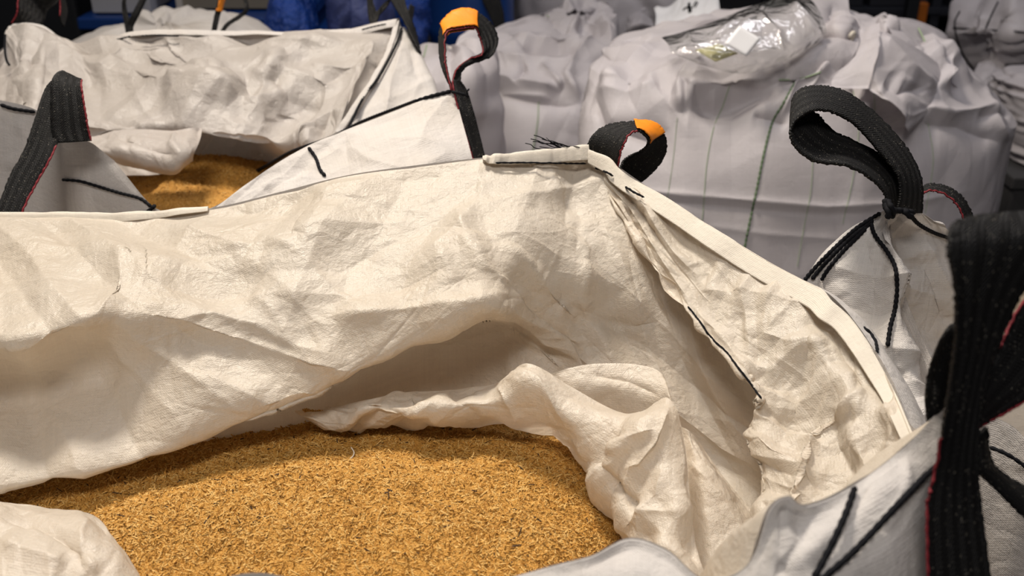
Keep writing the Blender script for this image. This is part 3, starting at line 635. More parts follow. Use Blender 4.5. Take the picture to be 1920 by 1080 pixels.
def sawdust_mat(name, pal, dark):
    m, nt, out = newmat(name); lk = nt.links.new
    at = nd(nt, 'ShaderNodeAttribute'); at.attribute_name = 'tone'
    tc = nd(nt, 'ShaderNodeTexCoord')
    rp = nd(nt, 'ShaderNodeValToRGB'); rp.color_ramp.interpolation = 'LINEAR'
    e = rp.color_ramp.elements; e[0].position = 0; e[0].color = (*dark, 1); e[1].position = 1; e[1].color = (*pal[-1], 1)
    for k, c in enumerate(pal[:-1]):
        x = e.new(0.05 + 0.8 * k / (len(pal) - 1)); x.color = (*c, 1)
    vo = nd(nt, 'ShaderNodeTexVoronoi'); vo.inputs['Scale'].default_value = 620; lk(tc.outputs['Object'], vo.inputs['Vector'])
    cs = nd(nt, 'ShaderNodeSeparateColor'); lk(vo.outputs['Color'], cs.inputs[0])
    # ground surface uses voronoi cell tone (tone attribute negative there)
    isg = mathn(nt, 'LESS_THAN', at.outputs['Fac'], -0.5)
    n2 = nd(nt, 'ShaderNodeTexNoise'); n2.inputs['Scale'].default_value = 60; n2.inputs['Detail'].default_value = 5; lk(tc.outputs['Object'], n2.inputs['Vector'])
    gt = mathn(nt, 'ADD', mathn(nt, 'MULTIPLY', cs.outputs[0], 0.45), mathn(nt, 'MULTIPLY', n2.outputs[0], 0.45))
    mx = nd(nt, 'ShaderNodeMix', data_type='FLOAT'); lk(isg, mx.inputs[0]); lk(at.outputs['Fac'], mx.inputs[2]); lk(gt, mx.inputs[3])
    lk(mx.outputs[0], rp.inputs[0])
    pb = nd(nt, 'ShaderNodeBsdfPrincipled'); lk(rp.outputs[0], pb.inputs['Base Color']); pb.inputs['Roughness'].default_value = 0.65; pb.inputs['Specular IOR Level'].default_value = 0.3
    bp = nd(nt, 'ShaderNodeBump'); bp.inputs['Distance'].default_value = 0.0012; lk(vo.outputs['Distance'], bp.inputs['Height']); lk(bp.outputs[0], pb.inputs['Normal'])
    lk(pb.outputs[0], out.inputs[0]); return m
M['saw'] = sawdust_mat('sawdust', [(0.27, 0.115, 0.016), (0.45, 0.21, 0.034), (0.58, 0.30, 0.062), (0.72, 0.45, 0.15)], (0.06, 0.03, 0.012))

def sawdust(name, rows, nu, nv, nchip, seed, smin=0.0012, smax=0.011, amp=0.004):
    C = np.array([[PZ(*c) for c in r] for r in rows])
    G = cr(cr(C.transpose(1, 0, 2), nu).transpose(1, 0, 2), nv)
    x, y = G[..., 0], G[..., 1]
    h = amp * (vnoise(x * 14, y * 14, seed) * 1.6 + vnoise(x * 40, y * 40, seed + 1) * 0.8 + vnoise(x * 110, y * 110, seed + 2) * 0.5 + vnoise(x * 260, y * 260, seed + 3) * 0.35)
    rs = np.random.RandomState(seed)
    h = h + rs.rand(*h.shape) * 0.0012
    G[..., 2] += h
    V, Fq, tone = chip_field(G, nchip, seed + 9, smin, smax)
    nv_, nu_ = G.shape[:2]; Vg = G.reshape(-1, 3)
    A, B = np.meshgrid(np.arange(nv_ - 1), np.arange(nu_ - 1), indexing='ij')
    q = np.stack([A * nu_ + B, A * nu_ + B + 1, (A + 1) * nu_ + B + 1], -1).reshape(-1, 3)
    q2 = np.stack([A * nu_ + B, (A + 1) * nu_ + B + 1, (A + 1) * nu_ + B], -1).reshape(-1, 3)
    b = len(Vg); T = (np.arange(len(V))[:, None, None] * 6 + Fq[None] + b).reshape(-1, 3)
    T = np.concatenate([q, q2, T]); VV = np.concatenate([Vg, V.reshape(-1, 3)])
    me = bpy.data.meshes.new(name); me.vertices.add(len(VV)); me.vertices.foreach_set('co', VV.astype(np.float32).ravel())
    me.loops.add(T.size); me.loops.foreach_set('vertex_index', T.astype(np.int32).ravel())
    me.polygons.add(len(T)); me.polygons.foreach_set('loop_start', (np.arange(len(T)) * 3).astype(np.int32)); me.polygons.foreach_set('loop_total', np.full(len(T), 3, np.int32))
    me.update(calc_edges=True)
    at = me.attributes.new('tone', 'FLOAT', 'POINT')
    tn = tone ** 0.8; tn = np.where(np.random.RandomState(seed + 4).rand(len(tn)) < 0.012, 0.0, 0.12 + 0.88 * tn)
    at.data.foreach_set('value', np.concatenate([np.full(b, -1.0), np.repeat(tn, 6)]).astype(np.float32))
    me.materials.append(M['saw'])
    o = bpy.data.objects.new(name, me); COL.objects.link(o); return o
sd = sawdust('sawdust', [
  [(-260,760,.95),(0,760,.95),(250,760,.95),(500,760,.95),(700,745,.96),(900,745,.96),(1100,760,.95),(1300,800,.93)],
  [(-260,860,.96),(0,850,.96),(200,845,.97),(400,822,.985),(600,805,1.0),(850,790,1.0),(1100,820,.985),(1300,900,.95)],
  [(-260,930,.975),(0,915,.985),(200,890,.995),(400,880,1.01),(600,870,1.02),(850,860,1.02),(1050,880,1.01),(1280,960,.95)],
  [(-260,1010,.98),(0,990,.99),(200,980,1.005),(400,960,1.015),(600,950,1.02),(850,950,1.02),(1050,970,1.01),(1250,1040,.95)],
  [(-260,1100,.97),(0,1090,.98),(200,1080,.99),(400,1060,1.0),(600,1050,1.01),(850,1050,1.01),(1050,1070,1.0),(1220,1130,.95)],
  [(-260,1300,.95),(0,1300,.96),(200,1300,.96),(400,1300,.97),(600,1300,.97),(850,1300,.97),(1050,1300,.96),(1200,1330,.94)]], 620, 380, 170000, 51, 0.0009, 0.012)
sp_ = sawdust('sawdust', [[(566,768,1.030),(600,770,1.032),(640,771,1.034),(672,768,1.034)],[(575,774,1.031),(605,777,1.034),(640,778,1.036),(668,776,1.036)],[(590,780,1.028),(612,783,1.030),(640,784,1.032),(660,782,1.032)]], 60, 30, 3500, 57, 0.0008, 0.006, 0.0015)
tag(sp_, 'small spill of sawdust caught in the fold of cloth above the big heap', 'sawdust', kind='stuff')
th_ = tube('thread', cr(np.array([P(658,838,1.05), P(664,850,1.045), P(655,862,1.04), P(636,872,1.035), P(628,868,1.037), P(618,880,1.025)]), 40), 0.0007, M['hem'])
tag(th_, 'pale loose thread curling on the back edge of the big sawdust heap', 'thread')
tag(sd, 'coarse golden sawdust with pale chips heaped in the large front bag', 'sawdust', kind='stuff')

# ================================================================== BAG BEHIND, ON THE LEFT
A = thing('bulk_bag', 'open white bulk bag behind the front bag on the left, holding the smaller sawdust heap', 'bulk bag', (-0.55, 1.7, 0))
a_rim = [(-330,165,1.43),(-200,172,1.42),(-60,180,1.42),(0,188,1.42),(65,205,1.415),(108,240,1.405),(120,262,1.40),(172,268,1.39),(230,325,1.37),(292,390,1.345),(350,398,1.335),(408,384,1.34),(500,318,1.37),(575,274,1.40),(650,242,1.43),(750,203,1.47),(850,166,1.50),
  (858,168,1.53),(820,200,1.57),(760,232,1.62),(700,262,1.68),(645,245,1.78),(692,165,1.88),(746,42,2.05),(730,42,2.06),(640,58,2.06),(540,62,2.07),(400,60,2.08),(280,60,2.09),(215,75,2.09),(150,84,2.10),(112,76,2.10),(80,52,2.10),(40,46,2.1),(12,58,2.09),(5,90,2.03),(-60,120,1.9),(-220,140,1.65)]
_, GAO = body('outer_wall', a_rim, M['outer'], A, 560, 120, out=0.045, seed=61, cr_n=160, cr_s=(0.05, 0.25),
   strokes=[([(170,290),(300,330),(400,400)], 20, -0.006), ([(600,290),(660,265),(760,270)], 18, 0.006), ([(620,340),(640,290),(600,270)], 22, -0.008, 'soft'), ([(30,215),(50,260),(20,330)], 18, 0.006), ([(430,370),(560,310),(680,270)], 10, 0.003)])
ab_rows = [
 [(-120,130,1.9),(-40,115,1.96),(5,92,2.02),(12,60,2.085),(45,47,2.095),(82,53,2.095),(112,76,2.09),(150,84,2.09),(215,74,2.085),(290,60,2.08),(400,60,2.075),(500,62,2.065),(580,60,2.06),(650,55,2.055),(742,42,2.045),(700,150,1.90),(648,243,1.79)],
 [(-120,160,1.88),(-40,150,1.94),(20,120,1.98),(40,90,2.02),(75,80,2.04),(105,80,2.05),(130,92,2.05),(160,105,2.05),(215,95,2.05),(290,90,2.045),(400,92,2.03),(500,95,2.02),(580,95,2.01),(640,90,2.0),(700,95,1.98),(670,165,1.88),(642,248,1.78)],
 [(-120,230,1.80),(-40,220,1.86),(20,190,1.90),(60,160,1.93),(95,150,1.94),(125,150,1.95),(150,155,1.95),(180,160,1.95),(230,155,1.94),(300,150,1.93),(400,150,1.92),(490,150,1.92),(560,150,1.92),(610,150,1.91),(650,155,1.90),(640,200,1.83),(625,252,1.77)],
 [(-120,300,1.74),(-40,300,1.76),(20,260,1.80),(60,230,1.83),(95,215,1.85),(130,205,1.86),(160,205,1.86),(190,210,1.86),(240,210,1.85),(310,205,1.84),(400,205,1.83),(480,210,1.83),(540,215,1.84),(580,215,1.84),(610,220,1.83),(612,240,1.80),(605,265,1.76)],
 [(-120,350,1.70),(-40,350,1.70),(30,330,1.72),(80,290,1.76),(120,262,1.78),(150,255,1.78),(180,250,1.79),(210,245,1.80),(260,243,1.80),(325,240,1.80),(400,258,1.77),(470,268,1.77),(515,272,1.79),(545,268,1.80),(570,262,1.80),(580,270,1.78),(585,285,1.76)],
 [(-120,370,1.68),(-40,370,1.70),(40,350,1.72),(90,310,1.78),(130,275,1.84),(160,262,1.86),(190,255,1.87),(220,250,1.88),(270,248,1.88),(330,245,1.89),(400,262,1.92),(470,270,1.93),(515,276,1.93),(545,275,1.91),(570,270,1.86),(580,280,1.83),(585,300,1.80)],
 [(-120,400,1.66),(-40,400,1.68),(50,390,1.70),(100,350,1.74),(140,330,1.78),(170,330,1.78),(200,330,1.78),(230,330,1.78),(280,330,1.78),(335,320,1.86),(400,310,1.93),(470,305,1.95),(515,305,1.95),(545,305,1.93),(570,305,1.90),(580,320,1.80),(585,340,1.78)]]
ab_str = [([(170,170),(230,95),(330,85)], 18, 0.008), ([(180,100),(300,160),(420,190),(520,205)], 20, 0.014), ([(250,90),(330,130),(400,140),(455,195)], 18, 0.012),
 ([(400,140),(480,190),(560,215)], 16, -0.008), ([(380,120),(420,100),(520,95),(650,90)], 18, 0.010), ([(460,170),(520,140),(640,160)], 20, 0.010),
 ([(480,210),(500,160),(530,110)], 12, 0.008), ([(300,60),(350,120),(420,190)], 8, 0.005), ([(560,130),(650,130),(740,110)], 14, 0.008), ([(300,175),(380,185),(460,205)], 34, 0.014, 'soft'),
 ([(90,80),(80,160),(70,230)], 16, 0.012), ([(60,110),(50,160),(60,220)], 16, -0.012), ([(520,230),(470,200),(540,170)], 16, 0.008), ([(600,200),(540,180),(500,150)], 16, -0.010)]
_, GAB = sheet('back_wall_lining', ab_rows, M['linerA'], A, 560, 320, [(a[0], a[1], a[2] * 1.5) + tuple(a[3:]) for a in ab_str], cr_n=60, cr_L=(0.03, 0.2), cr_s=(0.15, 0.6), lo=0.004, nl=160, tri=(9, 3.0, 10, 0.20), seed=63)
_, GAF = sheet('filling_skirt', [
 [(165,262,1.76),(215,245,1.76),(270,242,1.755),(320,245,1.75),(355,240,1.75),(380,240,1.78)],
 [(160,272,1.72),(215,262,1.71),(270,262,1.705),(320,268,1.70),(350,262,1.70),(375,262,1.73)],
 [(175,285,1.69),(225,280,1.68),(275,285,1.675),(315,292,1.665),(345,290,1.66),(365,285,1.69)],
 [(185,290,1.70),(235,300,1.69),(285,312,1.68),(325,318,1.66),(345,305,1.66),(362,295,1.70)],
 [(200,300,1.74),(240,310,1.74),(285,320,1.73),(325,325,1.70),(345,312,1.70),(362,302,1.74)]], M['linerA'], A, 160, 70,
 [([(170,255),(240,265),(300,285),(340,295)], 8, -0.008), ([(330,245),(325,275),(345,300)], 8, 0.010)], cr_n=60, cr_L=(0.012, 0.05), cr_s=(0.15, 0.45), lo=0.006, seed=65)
# inner right wall of that bag and its front lining
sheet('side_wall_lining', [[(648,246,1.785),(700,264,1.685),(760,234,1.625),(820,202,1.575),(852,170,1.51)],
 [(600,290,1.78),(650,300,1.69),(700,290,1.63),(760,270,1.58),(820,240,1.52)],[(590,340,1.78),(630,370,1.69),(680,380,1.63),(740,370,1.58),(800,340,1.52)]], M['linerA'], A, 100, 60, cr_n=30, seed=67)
inn = [[(c[0], c[1] + 3, c[2] + 0.006) for c in a_rim[0:17]]]
q = [P(*c) for c in a_rim[0:17]]; cA = np.array([-0.55, 1.75, 1.0])
for dz in (0.08, 0.28): inn.append([p + (cA - p) * np.array([0.10, 0.10, 0]) - np.array([0, 0, dz]) for p in q])
sheet('front_wall_lining', inn, M['linerA'], A, 240, 40, (), cr_n=40, seed=69)
_, GAS = sheet('front_wall_shoulder', [
 [(395,392,1.335),(408,386,1.338),(500,319,1.366),(575,275,1.396),(650,243,1.426),(750,204,1.466),(850,167,1.496)],
 [(400,400,1.33),(425,392,1.325),(512,348,1.355),(592,315,1.365),(668,288,1.38),(765,258,1.41),(866,225,1.46)],
 [(400,425,1.325),(430,412,1.315),(515,385,1.325),(602,360,1.33),(682,342,1.335),(785,322,1.355),(884,292,1.41)],
 [(400,480,1.34),(430,470,1.33),(520,445,1.335),(610,425,1.335),(695,405,1.34),(795,385,1.355),(900,360,1.40)]], M['outer'], A, 300, 110,
 [([(648,268),(600,300),(560,360)], 14, 0.006), ([(648,268),(690,300),(760,320)], 10, 0.005), ([(650,245),(646,270),(655,340)], 16, -0.005), ([(715,262),(770,262),(830,275)], 8, 0.003), ([(850,170),(800,230),(780,290)], 18, 0.005), ([(430,385),(520,350),(600,330)], 12, 0.004)],
 cr_n=60, cr_L=(0.01, 0.06), cr_s=(0.05, 0.25), lo=0.003, seed=73, tri=(5, 5, 14, 0.12), inset=0.08)
sheet('side_wall_outer', [
 [(749,44,2.045),(716,130,1.915),(682,193,1.835),(648,246,1.765)],[(752,50,2.035),(750,118,1.925),(740,180,1.855),(722,240,1.79)],
 [(757,52,2.035),(789,108,1.96),(812,165,1.90),(822,215,1.85)],[(760,62,2.06),(796,135,2.0),(818,200,1.94),(828,255,1.89)],[(762,160,2.10),(796,235,2.03),(818,300,1.97),(828,355,1.92)]], M['outer'], A, 120, 120,
 [([(760,70),(735,150),(720,230)], 10, 0.008), ([(765,80),(790,160)], 10, -0.006)], cr_n=30, cr_s=(0.05, 0.25), lo=0.004, seed=77)
SA = Surf(GAB); SAO = Surf(np.concatenate([GAO, GAO[:, :1]], 1), GAS)
rim_strip('hem_tape', [(12,60,2.08),(20,50,2.085),(45,45,2.09),(82,51,2.09),(112,75,2.085)], .02, .01, M['outer'], A, n=100, drop=[(8,4),(6,8),(2,9),(-4,8),(-6,6)], seed=6)
rim_strip('hem_tape', [(110,83,2.085),(150,86,2.085),(200,74,2.08),(250,62,2.075),(330,58,2.07),(430,60,2.065),(540,62,2.06)], .02, .01, M['outer'], A, n=240, drop=[(0,4),(0,3),(0,5),(0,6),(0,7),(0,6),(0,3)], seed=7)
rim_strip('hem_tape', [(600,60,2.05),(660,56,2.045),(700,48,2.04),(744,38,2.035)], .02, .01, M['outer'], A, n=100, drop=[(0,2),(0,8),(0,10),(-2,12)], seed=8)
rim_strip('hem_tape', [(748,40,2.04),(738,80,1.99),(712,135,1.90),(672,200,1.81),(640,250,1.76)], .02, .006, M['outer'], A, n=160, drop=[(-9,6),(-10,3),(-10,1),(-12,0),(-12,-3)], seed=9)
def tpx(name, pts, r, mat, parent, bead=0.4, beadlen=0.008, n=60): return tube(name, cr(np.array([P(*c) for c in pts]), n), r, M[mat], parent, bead=bead, beadlen=beadlen)
tpx('seam_stitching', [(753,52,2.02),(742,85,1.96),(712,142,1.885),(682,182,1.83),(654,238,1.745)], .0024, 'thread', A)
tpx('seam_stitching', [(190,80,2.06),(215,75,2.06),(245,68,2.055)], .0016, 'thread', A); tpx('seam_stitching', [(264,67,2.05),(300,66,2.05),(335,68,2.05)], .0016, 'thread', A)
tpx('seam_stitching', [(678,56,2.025),(700,50,2.025),(724,45,2.02)], .0016, 'thread', A)
tpx('seam_stitching', [(10,65,2.03),(9,90,1.98),(12,112,1.95),(18,123,1.94)], .0022, 'thread', A)
for poly, r, off in (([(846,171),(800,183),(750,201),(680,228),(620,258),(570,276),(540,288),(510,305),(480,322),(455,340)], .0028, .004), ([(578,276),(592,296),(600,318),(610,330)], .0022, .003),
                ([(117,337),(150,340),(185,350),(225,362),(262,372),(284,388)], .0020, .003), ([(0,196),(25,204),(66,210)], .0024, .003), ([(262,402),(278,396),(290,386)], .0024, .006), ([(286,376),(292,384),(298,396)], .0030, .006)):
    p = SAO.drape(poly, 5, off)
    if len(p) > 2: tube('seam_stitching', p, r, M['thread'], A, bead=0.4, beadlen=0.009)
# loops of that bag
l, g = strap('lifting_loop', [(846,170,1.485),(838,135,1.49),(834,105,1.495),(835,70,1.50),(842,58,1.51),(865,54,1.53),(890,52,1.55),(900,70,1.56),(905,100,1.55),(878,112,1.53),(858,128,1.50),(850,150,1.49),(853,172,1.48)],
  [(853,178,1.49),(833,138,1.50),(825,105,1.52),(826,55,1.55),(840,32,1.57),(862,20,1.58),(888,22,1.59),(918,42,1.60),(933,75,1.60),(922,105,1.57),(888,118,1.54),(866,132,1.51),(864,160,1.49)], M['web'], A, 150, 10, thick=0.004)
gg = g[40:78]; N = normals(g)[40:78]
if (N * (CAM - gg)).sum() < 0: N = -N
ob_ = grid_mesh('orange_band', gg - N * 0.000 + N * 0.004, M['orange'], l, thick=0.001); ob2 = grid_mesh('orange_band', gg - N * 0.004, M['orange'], l, thick=0.001)
ob_['label'] = ob2['label'] = 'orange tape wrapped round the loop'
edge_thread(g, 0, l); 
l, g = strap('loop_strap', [(848,150,1.482),(852,175,1.478),(862,215,1.475),(872,250,1.475),(886,296,1.475),(900,340,1.475)], [(862,150,1.482),(876,170,1.482),(890,215,1.48),(899,250,1.48),(909,290,1.48),(922,340,1.48)], M['web'], A, 60, 8)
edge_thread(g, 0, l, 0.0012)
tpx('seam_stitching', [(846,172,1.475),(858,174,1.47),(872,178,1.47),(879,182,1.475)], .0022, 'thread', A); tpx('seam_stitching', [(877,180,1.475),(876,172,1.47),(880,166,1.47)], .0014, 'thread', A)
l, g = strap('lifting_loop', [(-30,470,1.29),(-5,396,1.31),(20,330,1.33),(45,285,1.345),(66,225,1.36),(84,170,1.375),(102,148,1.38),(118,134,1.39)],
  [(20,470,1.29),(40,402,1.305),(68,345,1.32),(93,300,1.33),(110,262,1.345),(135,205,1.37),(146,168,1.38),(153,152,1.39)], M['web'], A, 90, 12, thick=0.004)
edge_thread(g, -1, l, 0.0012, sub=(0, 0.55))
l, g = strap('lifting_loop', [(117,133,1.385),(104,140,1.365),(96,158,1.35),(95,200,1.345),(96,240,1.345),(103,268,1.345)], [(153,150,1.385),(152,156,1.36),(154,172,1.35),(160,210,1.345),(166,245,1.345),(171,264,1.345)], M['web'], A, 60, 12, thick=0.004)
edge_thread(g, -1, l, 0.0012)
l, g = strap('lifting_loop', [(716,-40,2.2),(728,-10,2.12),(742,15,2.04),(758,40,2.0),(775,75,1.97),(789,100,1.97)], [(752,-40,2.2),(758,-8,2.12),(763,15,2.05),(772,38,2.03),(782,70,2.03),(789,102,2.0)], M['web'], A, 60, 8, thick=0.004)
l, g = strap('lifting_loop', [(687,-30,2.25),(688,0,2.2),(690,25,2.16),(694,42,2.14),(705,44,2.14),(712,28,2.16),(722,16,2.16)], [(698,-30,2.25),(699,0,2.2),(703,14,2.18),(706,22,2.17),(712,16,2.17),(722,4,2.18),(735,-5,2.2)], M['web'], A, 60, 6, thick=0.003)
l, g = strap('lifting_loop', [(770,8,2.14),(764,28,2.12),(762,44,2.1),(766,58,2.08)], [(776,12,2.2),(774,30,2.18),(770,50,2.14),(768,60,2.1)], M['web'], A, 40, 6)
l, g = strap('lifting_loop', [(22,44,2.09),(32,24,2.08),(34,0,2.08),(45,-30,2.1),(70,-45,2.12),(98,-30,2.14),(112,0,2.16),(112,30,2.16)], [(30,46,2.09),(70,48,2.1),(82,40,2.12),(88,20,2.2),(100,10,2.22),(118,-5,2.24),(126,20,2.22),(120,50,2.18)], M['web'], A, 80, 8)
edge_thread(g, 0, l, 0.0014)
sda = sawdust('sawdust', [
  [(100,270,.96),(250,275,.97),(330,288,1.0),(400,291,1.005),(500,296,.985),(620,300,.95)],
  [(120,300,.96),(250,300,.98),(330,300,1.0),(400,305,1.01),(500,314,.99),(620,320,.95)],
  [(140,350,.96),(240,348,.985),(330,340,1.0),(400,340,1.0),(500,350,.99),(600,360,.96)],
  [(150,430,.95),(240,420,.97),(330,400,.99),(400,400,.99),(500,420,.97),(600,430,.95)],
  [(160,520,.93),(240,510,.94),(330,500,.95),(400,500,.95),(500,520,.94),(600,530,.93)]], 260, 180, 22000, 71, 0.0016, 0.009, 0.008)
tag(sda, 'golden sawdust in the open bag on the left, behind the front bag', 'sawdust', kind='stuff')

# ================================================================== BAG ON THE RIGHT WITH THE GATHERED CORNER
E = thing('bulk_bag', 'open bulk bag at the right, corner drawn to a peak below a large black loop', 'bulk bag', (0.8, 1.05, 0))
e_rows = [
 [(1642,400,1.135),(1650,396,1.125),(1658,394,1.12),(1665,392,1.115),(1672,392,1.112),(1680,392,1.12),(1700,392,1.13),(1722,394,1.14),(1745,416,1.17)],
 [(1590,430,1.14),(1610,436,1.125),(1630,440,1.12),(1652,440,1.11),(1664,434,1.100),(1676,440,1.125),(1700,440,1.145),(1750,430,1.18),(1792,442,1.22)],
 [(1530,490,1.15),(1565,498,1.13),(1610,505,1.115),(1655,505,1.105),(1690,494,1.085),(1690,505,1.125),(1705,505,1.155),(1755,505,1.19),(1812,510,1.23)],
 [(1503,545,1.15),(1552,560,1.12),(1605,568,1.105),(1652,575,1.095),(1694,548,1.082),(1698,560,1.10),(1716,570,1.165),(1760,575,1.20),(1818,580,1.235)],
 [(1500,630,1.14),(1550,640,1.11),(1600,645,1.095),(1642,645,1.085),(1670,640,1.078),(1702,640,1.08),(1724,640,1.16),(1765,650,1.20),(1815,650,1.235)],
 [(1545,740,1.11),(1575,740,1.09),(1610,740,1.07),(1655,740,1.06),(1685,740,1.058),(1715,735,1.06),(1740,720,1.10),(1780,740,1.16),(1815,740,1.20)],
 [(1620,860,1.10),(1640,860,1.08),(1660,860,1.06),(1690,860,1.05),(1715,860,1.05),(1730,850,1.03),(1760,840,1.07),(1790,850,1.12),(1815,860,1.16)]]
_, GE = sheet('gathered_corner', e_rows, M['outer'], E, 300, 240, [([(1690,700),(1740,740),(1720,800)], 16, 0.01), ([(1560,520),(1590,600),(1600,700)], 30, 0.006, 'soft'), ([(1620,440),(1640,520),(1640,600)], 14, -0.004),
   ([(1730,440),(1760,520),(1800,600)], 18, 0.008), ([(1720,470),(1750,560),(1780,620)], 22, -0.008)], cr_n=160, cr_L=(0.008, 0.05), cr_s=(0.05, 0.35), lo=0.004, seed=81, nl=80, tri=(6, 6, 20, 0.16))
SE = Surf(GE)
e_rim = [(1682,392,1.135),(1740,415,1.20),(1800,440,1.28),(1900,440,1.42),(2100,430,1.5),(2300,560,1.25),(2300,800,1.0),(2150,900,.92),(1980,870,.93),(1900,800,.96),(1850,782,.985),(1800,790,1.01),(1760,700,1.06),(1700,560,1.115),(1672,440,1.13)]
_, GEO = body('outer_wall', e_rim, M['outer'], E, 300, 90, out=0.02, seed=83, cr_n=60)
R = cr(np.array([P(*c) for c in e_rim]), 200, True); cE = R.mean(0)
GI = np.array([cE + (R - cE) * np.array([s, s, 1]) - np.array([0, 0, dz]) for s, dz in ((1, 0.003), (.93, .10), (.88, .22), (.6, .24), (.3, .22), (.02, .21))])
GI[3:, :, 2] = GI[3:, :, 2] * 0.2 + (cE[2] - 0.22) * 0.8
GI = cr(GI, 60); grid_mesh('inner_lining', crumple(GI, normals(GI, True), 5, 60, (0.02, 0.08), (0.05, 0.2), closed=True), M['liner'], E, closed=True)
for poly in ([(1650,400),(1610,425),(1570,460),(1530,500),(1508,526)], [(1638,412),(1605,438),(1570,470),(1540,502),(1522,524)], [(1632,420),(1612,440),(1580,472),(1552,506),(1540,526)], [(1632,412),(1640,440),(1662,470),(1678,500),(1682,540),(1678,580),(1670,610),(1664,650)],
             [(1692,398),(1705,402),(1722,420),(1750,436),(1778,446)], [(1660,398),(1690,396),(1710,404)]):
    p = SE.drape(poly, 5, 0.003)
    if len(p) > 2: tube('seam_stitching', p, 0.0021, M['thread'], E, bead=0.45, beadlen=0.006)
l, g = strap('lifting_loop', [(1678,400,1.10),(1686,370,1.10),(1684,335,1.10),(1666,306,1.10),(1643,278,1.10),(1610,240,1.10),(1572,215,1.095),(1530,207,1.09),(1496,224,1.085),(1482,250,1.08),(1495,280,1.08),(1530,303,1.08),(1590,312,1.08),(1636,338,1.085),(1660,368,1.09),(1664,400,1.09)],
  [(1728,400,1.12),(1729,350,1.12),(1718,310,1.125),(1690,265,1.13),(1640,212,1.135),(1592,176,1.135),(1550,163,1.135),(1508,165,1.13),(1488,182,1.125),(1492,200,1.125),(1530,214,1.125),(1562,246,1.125),(1600,264,1.125),(1648,290,1.125),(1680,330,1.12),(1692,400,1.12)], M['web'], E, 200, 14, thick=0.003)
for k, pts in enumerate(([(1660,372,1.085),(1662,390,1.08),(1680,394,1.08),(1700,396,1.085),(1716,400,1.09)], [(1664,376,1.085),(1670,388,1.075),(1676,400,1.08),(1668,408,1.085)], [(1695,392,1.08),(1702,402,1.08),(1712,408,1.085)], [(1658,380,1.085),(1666,398,1.075),(1664,410,1.08)])):
    tpx('tie_thread', pts, .0030, 'thread', E, bead=0.5)
l, g = strap('lifting_loop', [(1722,372,1.22),(1732,361,1.22),(1750,357,1.22),(1775,366,1.22),(1797,388,1.22),(1810,420,1.22)], [(1724,362,1.24),(1733,349,1.24),(1752,345,1.24),(1785,354,1.24),(1812,380,1.24),(1828,415,1.24)], M['web'], E, 60, 8)
edge_thread(g, 0, l)
tpx('seam_stitching', [(1855,838,.965),(1880,848,.955),(1905,862,.95),(1935,885,.945)], .0018, 'thread', E)

# ================================================================== CLOSED BAG, RIGHT
B = thing('bulk_bag', 'big closed white bulk bag at the right with pleated top and clear document pouch', 'bulk bag', (0.5, 2.5, 0))
b_rows = [
 [(1395,40,2.68),(1400,38,2.66),(1410,36,2.64),(1430,34,2.62),(1450,34,2.62),(1475,32,2.63),(1490,30,2.64),(1500,28,2.66),(1490,26,2.70),(1460,26,2.72),(1430,28,2.72),(1405,34,2.70)],
 [(1180,75,2.62),(1230,80,2.53),(1300,90,2.48),(1380,88,2.46),(1480,88,2.46),(1560,78,2.50),(1640,62,2.56),(1680,55,2.70),(1640,35,2.80),(1560,22,2.85),(1400,18,2.85),(1260,45,2.75)],
 [(1128,110,2.54),(1165,125,2.43),(1240,140,2.36),(1350,125,2.34),(1500,130,2.34),(1640,120,2.38),(1740,115,2.50),(1785,110,2.68),(1750,80,2.90),(1600,50,3.0),(1330,50,3.0),(1170,80,2.8)],
 [(1100,170,2.50),(1115,190,2.36),(1220,190,2.29),(1350,160,2.27),(1500,162,2.26),(1650,180,2.28),(1800,200,2.42),(1893,222,2.66),(1830,160,2.95),(1620,120,3.15),(1320,120,3.15),(1130,140,2.85)],
 [(1090,230,2.50),(1102,250,2.34),(1210,270,2.27),(1350,270,2.23),(1500,270,2.22),(1650,270,2.25),(1815,260,2.38),(1902,245,2.64),(1850,200,2.95),(1610,170,3.18),(1310,170,3.18),(1115,190,2.87)],
 [(1085,300,2.50),(1098,340,2.34),(1205,370,2.26),(1350,380,2.22),(1500,380,2.22),(1650,370,2.25),(1820,345,2.38),(1888,300,2.62),(1850,270,2.95),(1600,240,3.2),(1300,240,3.2),(1110,255,2.9)],
 [(1080,470,2.52),(1092,520,2.37),(1200,560,2.31),(1350,575,2.27),(1500,575,2.27),(1650,560,2.30),(1800,520,2.40),(1858,440,2.62),(1840,400,2.95),(1600,380,3.2),(1300,380,3.2),(1110,400,2.93)]]
